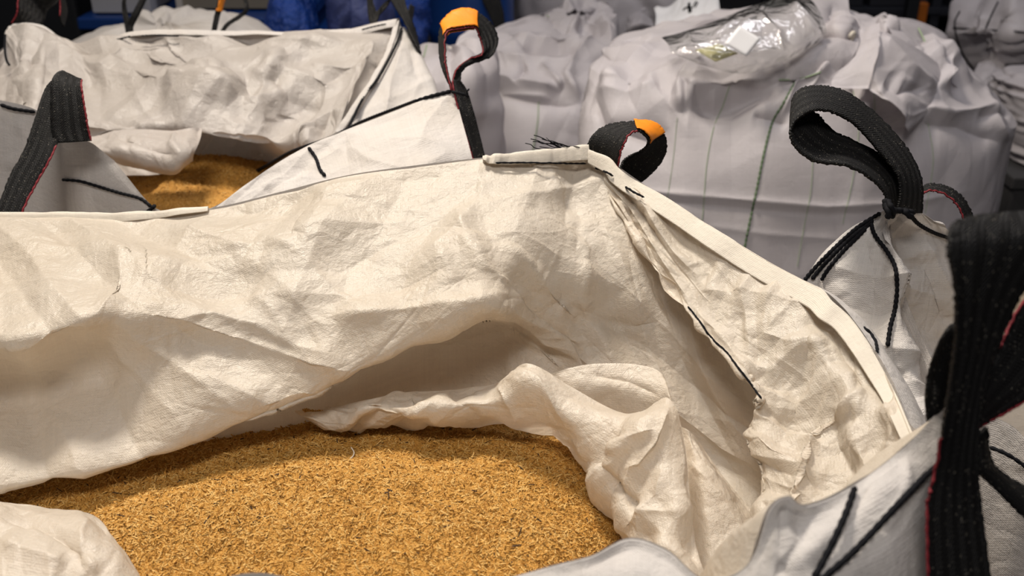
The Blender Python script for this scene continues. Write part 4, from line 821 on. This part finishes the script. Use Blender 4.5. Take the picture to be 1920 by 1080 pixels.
b_str = [
 ([(1115,150),(1180,160),(1260,140),(1330,100)], 20, 0.020), ([(1110,165),(1130,235),(1210,260),(1260,240)], 22, -0.022), ([(1120,170),(1180,180),(1240,165)], 14, 0.014),
 ([(1275,215),(1275,160),(1330,110)], 12, 0.022), ([(1280,205),(1300,170),(1400,158),(1480,150)], 12, 0.022), ([(1290,190),(1340,210),(1420,175),(1470,165)], 22, -0.026, 'soft'),
 ([(1460,225),(1490,160),(1530,150),(1600,110)], 14, 0.024), ([(1410,215),(1455,225),(1480,235)], 10, -0.012), ([(1300,80),(1400,120),(1500,150)], 22, 0.018),
 ([(1380,165),(1480,150),(1540,120),(1620,100)], 12, -0.022), ([(1500,250),(1520,170),(1560,130)], 14, 0.012),
 ([(1625,155),(1660,60),(1640,30)], 16, 0.030), ([(1640,160),(1680,180),(1710,220),(1705,240)], 14, 0.026), ([(1660,180),(1650,230),(1700,240)], 20, -0.028, 'soft'),
 ([(1680,60),(1730,100),(1770,150),(1790,180)], 14, 0.026), ([(1700,120),(1740,150),(1760,160)], 16, -0.026), ([(1770,175),(1770,120),(1720,70)], 12, 0.020),
 ([(1700,200),(1780,215),(1850,205),(1895,240)], 12, 0.016), ([(1720,230),(1800,235),(1880,270)], 20, -0.012), ([(1840,160),(1850,200),(1890,270)], 10, 0.014), ([(1830,215),(1870,220),(1895,215)], 8, -0.012),
 ([(1110,345),(1250,362),(1400,375),(1550,388),(1700,380),(1840,355)], 9, 0.007), ([(1110,360),(1250,378),(1400,392),(1550,404),(1700,396)], 12, -0.005), ([(1300,420),(1450,440),(1600,450)], 10, 0.003),
 ([(1540,100),(1600,130),(1620,200)], 16, -0.022), ([(1560,40),(1600,70),(1640,110)], 16, 0.022), ([(1700,90),(1760,110),(1800,140),(1860,180)], 8, 0.014)]
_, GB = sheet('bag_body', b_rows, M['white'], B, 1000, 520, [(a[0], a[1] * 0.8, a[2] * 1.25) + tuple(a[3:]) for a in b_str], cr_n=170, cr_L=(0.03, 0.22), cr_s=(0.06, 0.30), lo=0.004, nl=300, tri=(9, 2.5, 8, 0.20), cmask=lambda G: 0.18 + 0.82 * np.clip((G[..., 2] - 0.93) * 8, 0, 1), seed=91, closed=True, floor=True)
SB = Surf(GB, closed=True)
for poly, r in (([(1368,160),(1355,200),(1338,240),(1325,310),(1318,400),(1310,450)], .0010), ([(1600,170),(1610,240),(1600,330),(1580,420)], .0008), ([(1525,290),(1520,360),(1505,440),(1495,500)], .0008),
                ([(1740,230),(1750,300),(1740,370),(1735,400)], .0008), ([(1270,220),(1262,300),(1250,380)], .0007), ([(1635,150),(1640,190),(1638,240)], .0008)):
    p = SB.drape(poly, 6, 0.0012)
    if len(p) > 2: tube('woven_line', p, r, M['green'], B)
p = SB.drape([(1490,155),(1468,195),(1448,230),(1432,290),(1420,350),(1405,420),(1395,470)], 4, 0.002); tube('green_stitching', p, 0.0020, M['green_dark'], B, bead=0.9, beadlen=0.012)
p = SB.drape([(1540,135),(1500,148),(1460,150)], 4, 0.004); tube('green_stitching', p, 0.002, M['green'], B)
tpx('green_stitching', [(1722,52,2.6),(1735,80,2.55),(1742,100,2.52),(1760,112,2.48)], .0022, 'green', B)
# pleats and flaps folded over the top
def flap(name, rows, mat, parent, nu=90, nv=60, st=(), cr_n=30, seed=0, L=(0.02, 0.08), s=(0.05, 0.25), lo=0.006):
    return sheet(name, rows, mat, parent, nu, nv, st, cr_n=cr_n, cr_L=L, cr_s=s, lo=lo, seed=seed)
flap('top_flap', [[(1555,162,2.22),(1580,165,2.22),(1600,166,2.22),(1628,166,2.21)], [(1560,142,2.24),(1590,135,2.235),(1615,125,2.23),(1640,122,2.22)], [(1600,110,2.27),(1620,100,2.265),(1638,92,2.26),(1650,85,2.26)], [(1620,60,2.36),(1630,50,2.36),(1640,45,2.36),(1650,42,2.36)]], M['white'], B, seed=101)
flap('top_flap', [[(1628,166,2.215),(1640,120,2.22),(1650,60,2.34)], [(1650,185,2.20),(1665,150,2.22),(1680,70,2.36)], [(1680,205,2.19),(1700,165,2.24),(1720,90,2.40)], [(1700,240,2.21),(1725,190,2.28),(1760,120,2.45)], [(1705,248,2.25),(1750,200,2.34),(1790,150,2.52)]], M['white'], B, 90, 110,
   [([(1640,160),(1665,195),(1700,235)], 12, 0.012), ([(1640,60),(1690,110),(1760,170)], 10, 0.02), ([(1660,150),(1690,170),(1740,160)], 16, -0.02)], seed=102)
flap('top_flap', [[(1655,30,2.60),(1680,32,2.62),(1720,38,2.68),(1770,62,2.74),(1785,90,2.78)], [(1660,45,2.50),(1700,60,2.52),(1730,80,2.55),(1765,110,2.60),(1790,128,2.66)], [(1680,75,2.42),(1710,95,2.42),(1745,120,2.44),(1780,150,2.48),(1812,180,2.54)]], M['white'], B, seed=103)
flap('top_flap', [[(1420,30,2.66),(1470,12,2.70),(1530,-8,2.74),(1590,-6,2.76)], [(1420,60,2.55),(1480,40,2.56),(1540,25,2.58),(1596,40,2.62)], [(1440,95,2.48),(1500,90,2.48),(1560,90,2.50),(1600,95,2.54)], [(1460,130,2.42),(1510,130,2.42),(1560,130,2.44),(1600,140,2.48)]], M['white'], B, 110, 80,
   [([(1480,0),(1520,60),(1560,90)], 14, 0.02), ([(1560,0),(1570,60),(1600,100)], 14, -0.02)], seed=104)
flap('filling_spout', [[(1545,45,2.46),(1570,30,2.44),(1600,32,2.46),(1615,55,2.5)], [(1540,62,2.42),(1565,50,2.38),(1595,55,2.38),(1612,78,2.44)], [(1548,80,2.42),(1570,78,2.38),(1590,85,2.38),(1602,98,2.44)], [(1560,92,2.45),(1575,94,2.43),(1588,98,2.43),(1596,104,2.46)]], M['white'], B, 60, 50, seed=105)
flap('top_flap', [[(1400,150,2.30),(1460,150,2.28),(1520,150,2.28),(1570,148,2.30)], [(1400,135,2.31),(1470,125,2.28),(1530,110,2.28),(1600,105,2.32)], [(1440,110,2.34),(1500,92,2.31),(1560,76,2.32),(1610,85,2.36)], [(1490,100,2.42),(1530,80,2.42),(1570,68,2.42),(1610,72,2.42)]], M['white'], B, 110, 60, seed=106)
tpx('tie_cord', [(1585,62,2.40),(1592,68,2.38),(1600,62,2.39),(1596,74,2.39),(1588,78,2.40),(1602,82,2.41)], .006, 'hem', B, bead=0.2)
# clear pouch
def film_mat():
    m, nt, out = newmat('clear_film'); lk = nt.links.new
    tc = nd(nt, 'ShaderNodeTexCoord')
    n = nd(nt, 'ShaderNodeTexNoise'); n.inputs['Scale'].default_value = 22; n.inputs['Detail'].default_value = 3; n.inputs['Distortion'].default_value = 1.0; lk(tc.outputs['Object'], n.inputs['Vector'])
    bp = nd(nt, 'ShaderNodeBump'); bp.inputs['Distance'].default_value = 0.008; lk(n.outputs[0], bp.inputs['Height'])
    g = nd(nt, 'ShaderNodeBsdfGlossy'); g.inputs['Roughness'].default_value = 0.10; lk(bp.outputs[0], g.inputs['Normal'])
    t = nd(nt, 'ShaderNodeBsdfTransparent'); t.inputs[0].default_value = (0.93, 0.93, 0.92, 1)
    f = nd(nt, 'ShaderNodeFresnel'); f.inputs[0].default_value = 1.5; lk(bp.outputs[0], f.inputs['Normal'])
    ff = mathn(nt, 'ADD', mathn(nt, 'MULTIPLY', f.outputs[0], 2.2), 0.03)
    df = nd(nt, 'ShaderNodeBsdfDiffuse'); df.inputs[0].default_value = (0.9, 0.9, 0.88, 1)
    t2 = nd(nt, 'ShaderNodeMixShader'); t2.inputs[0].default_value = 0.10; lk(t.outputs[0], t2.inputs[1]); lk(df.outputs[0], t2.inputs[2])
    ms = nd(nt, 'ShaderNodeMixShader'); lk(ff, ms.inputs[0]); lk(t2.outputs[0], ms.inputs[1]); lk(g.outputs[0], ms.inputs[2])
    lk(ms.outputs[0], out.inputs[0]); return m
M['film'] = film_mat()
M['paper'] = simple('white_label_paper', (0.86, 0.85, 0.86), 0.4, namt=0.03)
M['yellow'] = simple('yellow_paper', (0.62, 0.58, 0.27), 0.45, namt=0.06)
po, GP = flap('document_pouch', [
  [(1240,70,2.34),(1300,55,2.34),(1360,32,2.36),(1420,8,2.40),(1470,-8,2.44),(1500,-20,2.48)],
  [(1252,82,2.25),(1310,72,2.23),(1370,55,2.23),(1430,32,2.26),(1490,14,2.30),(1530,10,2.36)],
  [(1256,92,2.22),(1310,95,2.20),(1370,88,2.20),(1440,72,2.22),(1505,50,2.25),(1545,40,2.32)],
  [(1262,100,2.21),(1315,112,2.19),(1375,115,2.19),(1440,108,2.20),(1500,85,2.23),(1550,62,2.30)],
  [(1300,112,2.24),(1340,128,2.22),(1385,138,2.215),(1435,130,2.22),(1495,105,2.25),(1540,80,2.32)]], M['film'], B, 220, 130, [([(1255,90),(1350,105),(1480,95)], 5, 0.012), ([(1260,75),(1360,50),(1440,25)], 5, 0.012), ([(1480,0),(1520,40),(1545,65)], 5, 0.014), ([(1290,60),(1300,90),(1320,120)], 5, 0.008), ([(1420,20),(1460,60),(1470,110)], 5, 0.008)], cr_n=60, seed=111, L=(0.015, 0.07), s=(0.15, 0.55), lo=0.006)
sp = Surf(GP)
def card(name, corners, surf, off, mat, parent, n=8, thick=0.0006):
    c = np.array(corners, float); t = np.linspace(0, 1, n)
    C0 = np.array([P(*k) for k in corners])
    G = (C0[0] * (1 - t)[None, :, None] + C0[1] * t[None, :, None]) * (1 - t)[:, None, None] + (C0[3] * (1 - t)[None, :, None] + C0[2] * t[None, :, None]) * t[:, None, None]
    return grid_mesh(name, G, mat, parent, thick=thick)
c1 = card('label_card', [(1386,48,2.172),(1427,73,2.172),(1400,106,2.157),(1358,82,2.157)], sp, 0, M['paper'], po); c1['label'] = 'white blank sticker on the pouch'
c2 = card('yellow_note', [(1303,94,2.225),(1350,82,2.215),(1384,100,2.205),(1342,116,2.205)], sp, 0, M['yellow'], po); c2['label'] = 'yellow slip inside the pouch'

# ================================================================== CLOSED BAG IN THE MIDDLE
Cb = thing('bulk_bag', 'closed white bulk bag with slumped top, just left of the big closed one', 'bulk bag', (0.15, 2.9, 0))
c_rows = [
 [(1060,30,3.45),(1065,28,3.43),(1072,26,3.42),(1080,25,3.41),(1088,25,3.41),(1095,24,3.43),(1100,22,3.45),(1098,20,3.49),(1090,18,3.51),(1080,18,3.51),(1070,20,3.49),(1062,25,3.47)],
 [(900,92,3.37),(925,95,3.29),(975,95,3.25),(1030,92,3.25),(1090,85,3.27),(1140,75,3.31),(1146,55,3.39),(1150,30,3.54),(1110,8,3.64),(1050,4,3.64),(985,40,3.54),(925,75,3.44)],
 [(880,112,3.34),(905,122,3.22),(960,128,3.17),(1030,125,3.17),(1095,120,3.19),(1140,110,3.24),(1165,90,3.36),(1160,60,3.59),(1120,40,3.74),(1040,45,3.74),(960,70,3.67),(900,95,3.49)],
 [(868,140,3.32),(900,160,3.17),(960,165,3.11),(1030,170,3.11),(1100,165,3.13),(1155,150,3.19),(1180,120,3.32),(1170,95,3.59),(1110,75,3.76),(1030,75,3.76),(950,90,3.69),(890,115,3.49)],
 [(862,190,3.31),(890,225,3.15),(960,240,3.08),(1030,245,3.07),(1100,240,3.09),(1160,215,3.16),(1195,180,3.30),(1180,150,3.59),(1100,130,3.79),(1000,130,3.79),(900,140,3.69),(870,160,3.49)],
 [(870,330,3.31),(900,380,3.17),(960,400,3.11),(1030,400,3.10),(1100,390,3.12),(1160,370,3.17),(1200,330,3.31),(1180,290,3.59),(1100,260,3.79),(1000,260,3.79),(900,270,3.69),(870,290,3.49)]]
c_str = [([(880,100),(960,80),(1060,85),(1100,75)], 14, 0.03), ([(960,90),(1000,100),(1090,100)], 8, -0.03), ([(890,130),(960,95),(1000,92)], 10, 0.02),
 ([(885,130),(930,150),(1010,165),(1055,172)], 12, 0.03), ([(905,112),(970,115),(1060,110),(1090,105)], 9, 0.02), ([(1055,172),(1020,130),(1010,120)], 9, 0.02), ([(1090,195),(1060,150),(1080,110),(1120,60)], 12, 0.025),
 ([(1090,60),(1110,20),(1110,0)], 12, -0.02), ([(960,160),(980,130),(990,125)], 10, -0.02), ([(880,145),(940,175),(1020,190),(1085,200)], 14, -0.025), ([(890,170),(980,178),(1040,185)], 8, 0.015), ([(1000,20),(1050,50),(1090,65)], 12, -0.018)]
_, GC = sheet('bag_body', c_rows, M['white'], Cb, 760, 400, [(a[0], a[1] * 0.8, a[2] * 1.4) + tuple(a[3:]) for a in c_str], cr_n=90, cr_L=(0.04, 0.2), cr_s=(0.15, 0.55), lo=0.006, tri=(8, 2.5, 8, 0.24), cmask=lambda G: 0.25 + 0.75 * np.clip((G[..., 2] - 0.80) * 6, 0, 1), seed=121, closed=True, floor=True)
SCb = Surf(GC, closed=True)
for poly in ([(1010,190),(1008,230),(998,290)], [(1020,25),(1050,45),(1080,62)], [(915,200),(905,250),(900,290)]):
    p = SCb.drape(poly, 5, 0.003)
    if len(p) > 2: tube('woven_line', p, .0018, M['green'], Cb)

# ================================================================== THINGS BEHIND
def lump(name, cx, cy, hx, hy, z1, mat, parent=None, prof=None, zf=None, nu=160, nv=90, seed=0, cr_n=60, cr_s=(0.08, 0.35), lo=0.008, pw=3.2, L=(0.03, 0.16), strokes=(), tri=(6, 4, 12, 0.22)):
    prof = prof or [(1.0, 0.10), (0.97, 0.45), (0.90, 0.72), (0.75, 0.93), (0.5, 1.0), (0.2, 1.02), (0.0, 0.94)]
    th = np.arange(24) / 24 * 2 * math.pi - math.pi / 2
    c, s = np.cos(th), np.sin(th); r = (np.abs(c) ** pw + np.abs(s) ** pw) ** (-1 / pw)
    rows = []
    for zr, sc in ((1.0, 0.03), (1.0, 0.35), (0.985, 0.7), (0.93, 0.93), (0.8, 1.0), (0.5, 1.02), (0.2, 1.0), (0.0, 0.92)):
        q = np.stack([cx + hx * sc * r * c, cy + hy * sc * r * s, np.full(24, z1 * zr)], 1)
        if zf is not None: q[:, 2] += np.array([zf(p) for p in q]) * max(0.0, (zr - 0.5) * 2) if zr > 0.5 else 0
        rows.append(q)
    return sheet(name, rows, mat, parent, nu, nv, strokes, cr_n=cr_n, cr_L=L, cr_s=cr_s, lo=lo, seed=seed, closed=True, inset=0.02, tri=tri)
def zpeaks(lst, w=0.07):
    return lambda p: sum(a * math.exp(-((p[0] - x) / ww) ** 2) for x, a, ww in lst)
def wx(px, d): return (px - 960) / FPX * d

Gb = thing('bulk_bag', 'white bulk bag with rumpled peaks just visible over the left open bag', 'bulk bag', (-0.95, 2.9, 0))
lump('bag_body', -0.98, 2.82, 0.46, 0.36, 0.98, M['outer'], Gb, zf=zpeaks([(wx(235, 2.75), 0.060, .06), (wx(150, 2.75), 0.02, .05), (wx(310, 2.75), 0.055, .08), (wx(400, 2.75), 0.045, .09), (wx(520, 2.75), -0.05, .08)]), seed=201, nu=260, nv=120, cr_n=120)
strap('lifting_loop', [(236,62,2.42),(232,40,2.42),(229,20,2.42),(230,-2,2.42),(240,-25,2.44)], [(248,62,2.43),(244,42,2.43),(238,22,2.43),(236,-2,2.43),(246,-22,2.45)], M['web'], Gb, 40, 6)
strap('lifting_loop', [(240,64,2.40),(236,50,2.40),(248,25,2.40),(262,-2,2.42),(275,-25,2.44)], [(252,64,2.41),(250,50,2.41),(264,22,2.42),(276,-4,2.44),(290,-25,2.46)], M['web'], Gb, 40, 6)
l, g = strap('lifting_loop', [(396,66,2.42),(399,45,2.42),(404,20,2.42),(412,-6,2.42),(424,-22,2.44)], [(405,66,2.42),(409,45,2.42),(414,22,2.43),(421,-4,2.44),(432,-18,2.46)], M['web'], Gb, 50, 6)
N = normals(g)
if (N * (CAM - g)).sum() < 0: N = -N
o_ = grid_mesh('orange_band', (g + N * 0.004)[24:44], M['orange'], l, thick=0.001); o_['label'] = 'orange tape wrapped round the loop'
strap('lifting_loop', [(410,64,2.44),(424,44,2.44),(446,29,2.44),(459,16,2.44),(456,0,2.46),(446,-20,2.48)], [(418,64,2.44),(432,46,2.44),(452,34,2.44),(465,19,2.45),(462,-2,2.47),(452,-22,2.49)], M['web'], Gb, 50, 6)

H = thing('bulk_bag', 'small stretch of white bulk bag seen through the orange-taped loop of the left bag', 'bulk bag', (-0.15, 2.75, 0))
_, GH = lump('bag_body', -0.165, 2.70, 0.135, 0.21, 0.985, M['white'], H, zf=zpeaks([(-0.26, 0.0, .06), (-0.10, 0.04, .06)]), seed=205, cr_n=40)
SH = Surf(GH, closed=True)
for poly, r, mt in (([(786,68),(812,72),(835,82),(858,105),(872,132)], .0028, 'hem'), ([(804,62),(800,85),(794,108)], .002, 'green')):
    p = SH.drape(poly, 5, 0.003)
    if len(p) > 2: tube('woven_line' if mt == 'green' else 'hem_cord', p, r, M[mt], H)

def crate(name, x0, x1, y0, y1, z, label, cat, mat, nrib=6, wall=0.03):
    t = thing(name, label, cat, ((x0 + x1) / 2, (y0 + y1) / 2, 0))
    boxes('side_walls', [(x0, x1, y0, y0 + wall, .12, z - .02), (x0, x1, y1 - wall, y1, .12, z - .02), (x0, x0 + wall, y0, y1, .12, z - .02), (x1 - wall, x1, y0, y1, .12, z - .02), (x0, x1, y0, y1, .12, .15)] +
          [(x0 + (x1 - x0) * (k + .5) / nrib - .012, x0 + (x1 - x0) * (k + .5) / nrib + .012, y0 - .018, y0 + .005, .14, z - .06) for k in range(nrib)], mat, t)
    boxes('rim', [(x0 - .03, x1 + .03, y0 - .03, y0 + .02, z - .045, z), (x0 - .03, x1 + .03, y1 - .02, y1 + .03, z - .045, z), (x0 - .03, x0 + .02, y0, y1, z - .045, z), (x1 - .02, x1 + .03, y0, y1, z - .045, z)], mat, t, 0.008)
    boxes('lid', [(x0 + .01, x1 - .01, y0 + .01, y1 - .01, z - .03, z - .005)], mat, t)
    for fx in (x0 + .02, (x0 + x1) / 2 - .05, x1 - .12): boxes('runner', [(fx, fx + .1, y0, y1, 0, .12)], mat, t)
    return t
crate('pallet_box', -1.62, -.82, 3.85, 4.65, 0.85, 'long blue plastic pallet box behind the left bags, cartons on its lid', 'crate', M['blue'])
cr1 = crate('pallet_box', -.76, -.41, 3.95, 4.5, 0.76, 'blue plastic pallet box under the crumpled blue bags', 'crate', M['blue'], 4)
M['carton'] = simple('white_carton', (0.50, 0.49, 0.50), 0.6, nscale=4, namt=0.08)
M['beige'] = simple('beige_cardboard', (0.27, 0.23, 0.17), 0.7, nscale=3, namt=0.15)
M['redtape'] = simple('red_tape', (0.22, 0.02, 0.015), 0.5); M['ylw'] = simple('yellow_label', (0.35, 0.26, 0.03), 0.5)
wc = thing('carton', 'white carton with a red strip standing on the long blue pallet box', 'box', (-1.5, 4.0, .852))
boxes('carton_body', [(-1.615, -1.39, 3.90, 4.15, .852, 1.35)], M['carton'], wc); boxes('red_strip', [(-1.572, -1.556, 3.893, 3.902, .93, 1.35)], M['redtape'], wc, .001)
boxes('paper_sheet', [(-1.54, -1.45, 3.893, 3.90, .96, 1.3)], M['paper'], wc, .001); boxes('yellow_label', [(-1.408, -1.392, 3.893, 3.901, .95, 1.3)], M['ylw'], wc, .001)
bc = thing('carton', 'tall beige cardboard carton standing on the long blue pallet box', 'box', (-1.1, 4.2, .852))
boxes('carton_body', [(-1.29, -.95, 3.98, 4.4, .852, 1.5)], M['beige'], bc); boxes('corner_post', [(-1.31, -1.288, 3.96, 3.98, .852, 1.5)], M['hem'], bc, .002)
dk = M['dark'] = simple('dark_plastic', (0.012, 0.013, 0.016), 0.5)
t = tag(boxes('dark_case', [(-2.35, -1.80, 4.2, 4.8, 0, 1.3)], dk, None, .02), 'tall dark case at the far left, behind the loop of the left bag', 'case')
def film_bag(cx, cy, hx, hy, z, mat, label, seed, **kw):
    o, G = lump('plastic_bag', cx, cy, hx, hy, z, mat, None, seed=seed, cr_n=130, cr_s=(0.2, 0.7), lo=0.03, L=(0.02, 0.1), **kw)
    tag(o, label, 'plastic bag'); return o
film_bag(wx(545, 3.3), 3.36, .080, .12, 1.04, M['blue_film'], 'shiny crumpled bright blue plastic bag behind the left open bag', 211)
film_bag(wx(666, 3.25), 3.38, .100, .16, 1.10, M['navy_film'], 'dull dark blue bag slumped beside the bright blue one', 213)
film_bag(wx(775, 3.5), 3.55, .055, .10, .99, M['blue_film'], 'small blue plastic bag left of the tall blue barrel', 215)
# tall blue drum
def lathe(name, prof, cx, cy, mat, parent, n=48):
    th = np.arange(n) / n * 2 * math.pi
    G = np.array([[(cx + r * math.cos(a), cy + r * math.sin(a), z) for a in th] for r, z in prof])
    return grid_mesh(name, G, mat, parent, closed=True)
dr = thing('drum', 'tall blue plastic drum standing behind the orange-taped loop', 'drum', (wx(885, 4.0), 4.05, 0))
lathe('barrel', [(0.001, 0), (.155, 0), (.165, .03), (.17, .25), (.168, .28), (.176, .30), (.176, .33), (.168, .35), (.17, .70), (.168, .73), (.176, .75), (.176, .78), (.168, .80), (.168, 1.05), (.172, 1.10)], wx(885, 4.0), 4.05, M['blue'], dr)
lathe('lid', [(.172, 1.10), (.180, 1.10), (.180, 1.14), (.165, 1.15), (.02, 1.15), (.001, 1.15)], wx(885, 4.0), 4.05, M['blue'], dr)
st, _ = strap('black_strap', [(900,-20,3.77),(905,5,3.76),(915,25,3.76),(925,50,3.76),(928,80,3.77)], [(935,-20,3.77),(940,5,3.76),(945,25,3.76),(947,50,3.76),(950,80,3.77)], M['web'], None, 30, 5)
tag(st, 'dark strap hanging in front of the tall blue drum', 'strap')
# bag and wrappings far behind the closed bags
D2 = thing('bulk_bag', 'white bulk bag mostly hidden far behind the closed bags, loose cloth ends on its top', 'bulk bag', (0.45, 4.3, 0))
lump('bag_body', 0.42, 4.50, 0.40, 0.36, 0.93, M['white'], D2, seed=221, cr_n=90)
for k, rws in enumerate((
   [[(1120,22,4.15),(1160,20,4.15),(1200,8,4.15),(1245,-12,4.17)], [(1130,34,4.10),(1165,34,4.10),(1210,18,4.10),(1240,4,4.12)], [(1150,45,4.16),(1175,44,4.16),(1215,26,4.16),(1236,14,4.18)]],
   [[(1170,50,4.00),(1180,30,4.00),(1200,22,4.00),(1222,36,4.00)], [(1172,58,3.94),(1188,46,3.92),(1205,42,3.92),(1226,50,3.94)], [(1180,72,3.98),(1192,64,3.96),(1210,60,3.96),(1226,62,3.98)]],
   [[(1200,-12,4.25),(1212,-15,4.25),(1224,-15,4.25)], [(1206,10,4.22),(1214,10,4.21),(1222,8,4.22)], [(1212,28,4.25),(1216,26,4.24),(1219,24,4.25)]])):
    flap('cloth_end', rws, M['white'], D2, 50, 30, seed=230 + k, s=(0.1, 0.4), lo=0.008)
pp, GPp = flap('wrapping_paper', [[(1226,14,3.50),(1250,16,3.50),(1268,4,3.50),(1290,-14,3.52),(1330,-26,3.54)], [(1230,30,3.40),(1260,30,3.38),(1285,22,3.38),(1310,8,3.38),(1345,-8,3.40)], [(1228,58,3.30),(1262,58,3.28),(1295,50,3.28),(1325,36,3.28),(1350,20,3.30)]], M['paper'], None, 120, 60, seed=240, s=(0.1, 0.4), lo=0.012)
tag(pp, 'crumpled white paper with black marks, top of the picture behind the clear pouch', 'paper')
SPp = Surf(GPp)
for poly, r in (([(1287,16),(1292,12),(1296,22)], .004), ([(1281,20),(1285,15),(1300,14)], .003), ([(1292,5),(1293,24)], .005), ([(1300,12),(1306,2)], .003), ([(1303,14),(1309,4)], .002)):
    p = SPp.drape(poly, 2, 0.004)
    if len(p) > 2: tube('printed_mark', p, r, M['thread'], pp)
# right side
R1 = thing('bulk_bag', 'grey-white bulk bag with sewn band standing at the upper right edge', 'bulk bag', (2.0, 4.2, 0))
ux = lambda px: px
r1 = [[(1870,-60,3.9),(1890,-62,3.9),(1920,-65,3.9),(1950,-60,3.9),(1960,-60,4.1),(1930,-65,4.2),(1900,-65,4.2),(1875,-60,4.1)],
 [(1815,-20,3.95),(1850,-20,3.75),(1920,-22,3.7),(1990,-20,3.75),(2040,-20,4.1),(1980,-22,4.4),(1900,-22,4.4),(1830,-20,4.2)],
 [(1784,40,3.95),(1830,45,3.68),(1920,45,3.62),(2010,40,3.7),(2060,30,4.1),(1990,20,4.45),(1890,20,4.45),(1800,30,4.25)],
 [(1790,75,3.95),(1835,85,3.70),(1920,85,3.64),(2010,80,3.72),(2050,70,4.1),(1990,60,4.4),(1890,60,4.4),(1810,65,4.2)],
 [(1822,125,3.95),(1850,140,3.76),(1920,140,3.70),(1990,135,3.76),(2020,120,4.1),(1960,110,4.3),(1890,110,4.3),(1835,118,4.15)],
 [(1845,170,3.98),(1865,185,3.82),(1920,190,3.78),(1970,180,3.82),(1990,165,4.1),(1950,155,4.2),(1900,155,4.2),(1860,165,4.1)]]
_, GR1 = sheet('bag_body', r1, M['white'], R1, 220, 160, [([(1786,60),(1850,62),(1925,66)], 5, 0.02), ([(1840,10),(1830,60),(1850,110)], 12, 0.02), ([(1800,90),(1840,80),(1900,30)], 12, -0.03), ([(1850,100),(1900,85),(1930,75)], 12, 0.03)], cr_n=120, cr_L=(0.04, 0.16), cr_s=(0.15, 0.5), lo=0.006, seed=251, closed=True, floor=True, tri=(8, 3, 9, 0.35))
S1 = Surf(GR1, closed=True)
for poly in ([(1786,52),(1830,55),(1890,58),(1940,62)], [(1872,2),(1858,30),(1846,58)], [(1800,20),(1790,45),(1800,90),(1825,130)]):
    p = S1.drape(poly, 5, 0.004)
    if len(p) > 2: tube('seam_stitching', p, .003, M['thread'], R1)
R2 = thing('bulk_bag', 'small slumped white bag on a dark crate at the right edge', 'bulk bag', (1.95, 3.4, 0))
r2c = wx(1940, 3.45)
o_, _ = lump('bag_body', r2c, 3.26, 0.155, 0.22, 0.76, M['white'], R2, seed=255, cr_n=50)
for v in o_.data.vertices: v.co.z = 0.522 + v.co.z * 0.33
dc = thing('crate', 'dark crate carrying the shaded bag at the right edge', 'crate', (r2c, 3.26, 0))
boxes('crate_body', [(r2c - .19, r2c + .3, 3.02, 3.5, 0.03, .50)], M['wall'], dc, .01); boxes('crate_rim', [(r2c - .2, r2c + .31, 3.01, 3.51, .47, .515)], M['wall'], dc, .008); boxes('runner', [(r2c - .18, r2c - .1, 3.02, 3.5, 0, .03)], M['wall'], dc); boxes('runner', [(r2c + .2, r2c + .28, 3.02, 3.5, 0, .03)], M['wall'], dc)
rag = flap('cloth_scrap', [[(1835,118,3.72),(1855,112,3.70),(1885,112,3.70)], [(1825,140,3.66),(1850,138,3.63),(1882,135,3.64)], [(1820,165,3.62),(1845,160,3.60),(1870,158,3.62)]], M['white'], R1, 40, 30, seed=257)
sh = thing('shelf_rack', 'dark storage rack behind the big closed bag at the upper right', 'shelf', (2.1, 5.9, 0))
M['steel'] = simple('dark_steel', (0.03, 0.032, 0.042), 0.45, metal=0.3); M['crate_grey'] = simple('dark_bin', (0.022, 0.023, 0.030), 0.5)
for x in (1.55, 2.32, 3.1): 
    for y in (5.6, 6.3): boxes('post', [(x, x + .05, y, y + .05, 0, 2.4)], M['steel'], sh)
for z in (.12, .50, .84, 1.2): boxes('shelf_board', [(1.55, 3.15, 5.58, 6.36, z, z + .035)], M['steel'], sh)
k = 0
for nz, z in (('lowest', .157), ('middle', .537), ('upper', .877)):
    for nx, x in (('leftmost', 1.62), ('second from the left', 1.98), ('third from the left', 2.42), ('rightmost', 2.765)):
        b_ = thing('storage_bin', 'dark storage bin on the ' + nz + ' shelf of the dim rack, ' + nx, 'bin', (x + .16, 5.9, z), 'bins on the dark rack')
        boxes('bin_body', [(x, x + .32, 5.62, 6.1, z, z + .2)], M['crate_grey'], b_); boxes('bin_rim', [(x - .008, x + .328, 5.605, 6.115, z + .2, z + .225)], M['steel'], b_)
M['orange_p'] = simple('orange_plastic', (0.45, 0.12, 0.01), 0.5)
tag(boxes('orange_box', [(2.16, 2.21, 5.38, 5.44, .0, .60)], M['orange_p'], None, .006), 'thin orange post in front of the dark rack', 'post')
tag(boxes('orange_box', [(2.03, 2.09, 5.2, 5.26, 0, .80)], M['dark'], None, .006), 'dark post with nothing on it, in front of the dark rack', 'post')
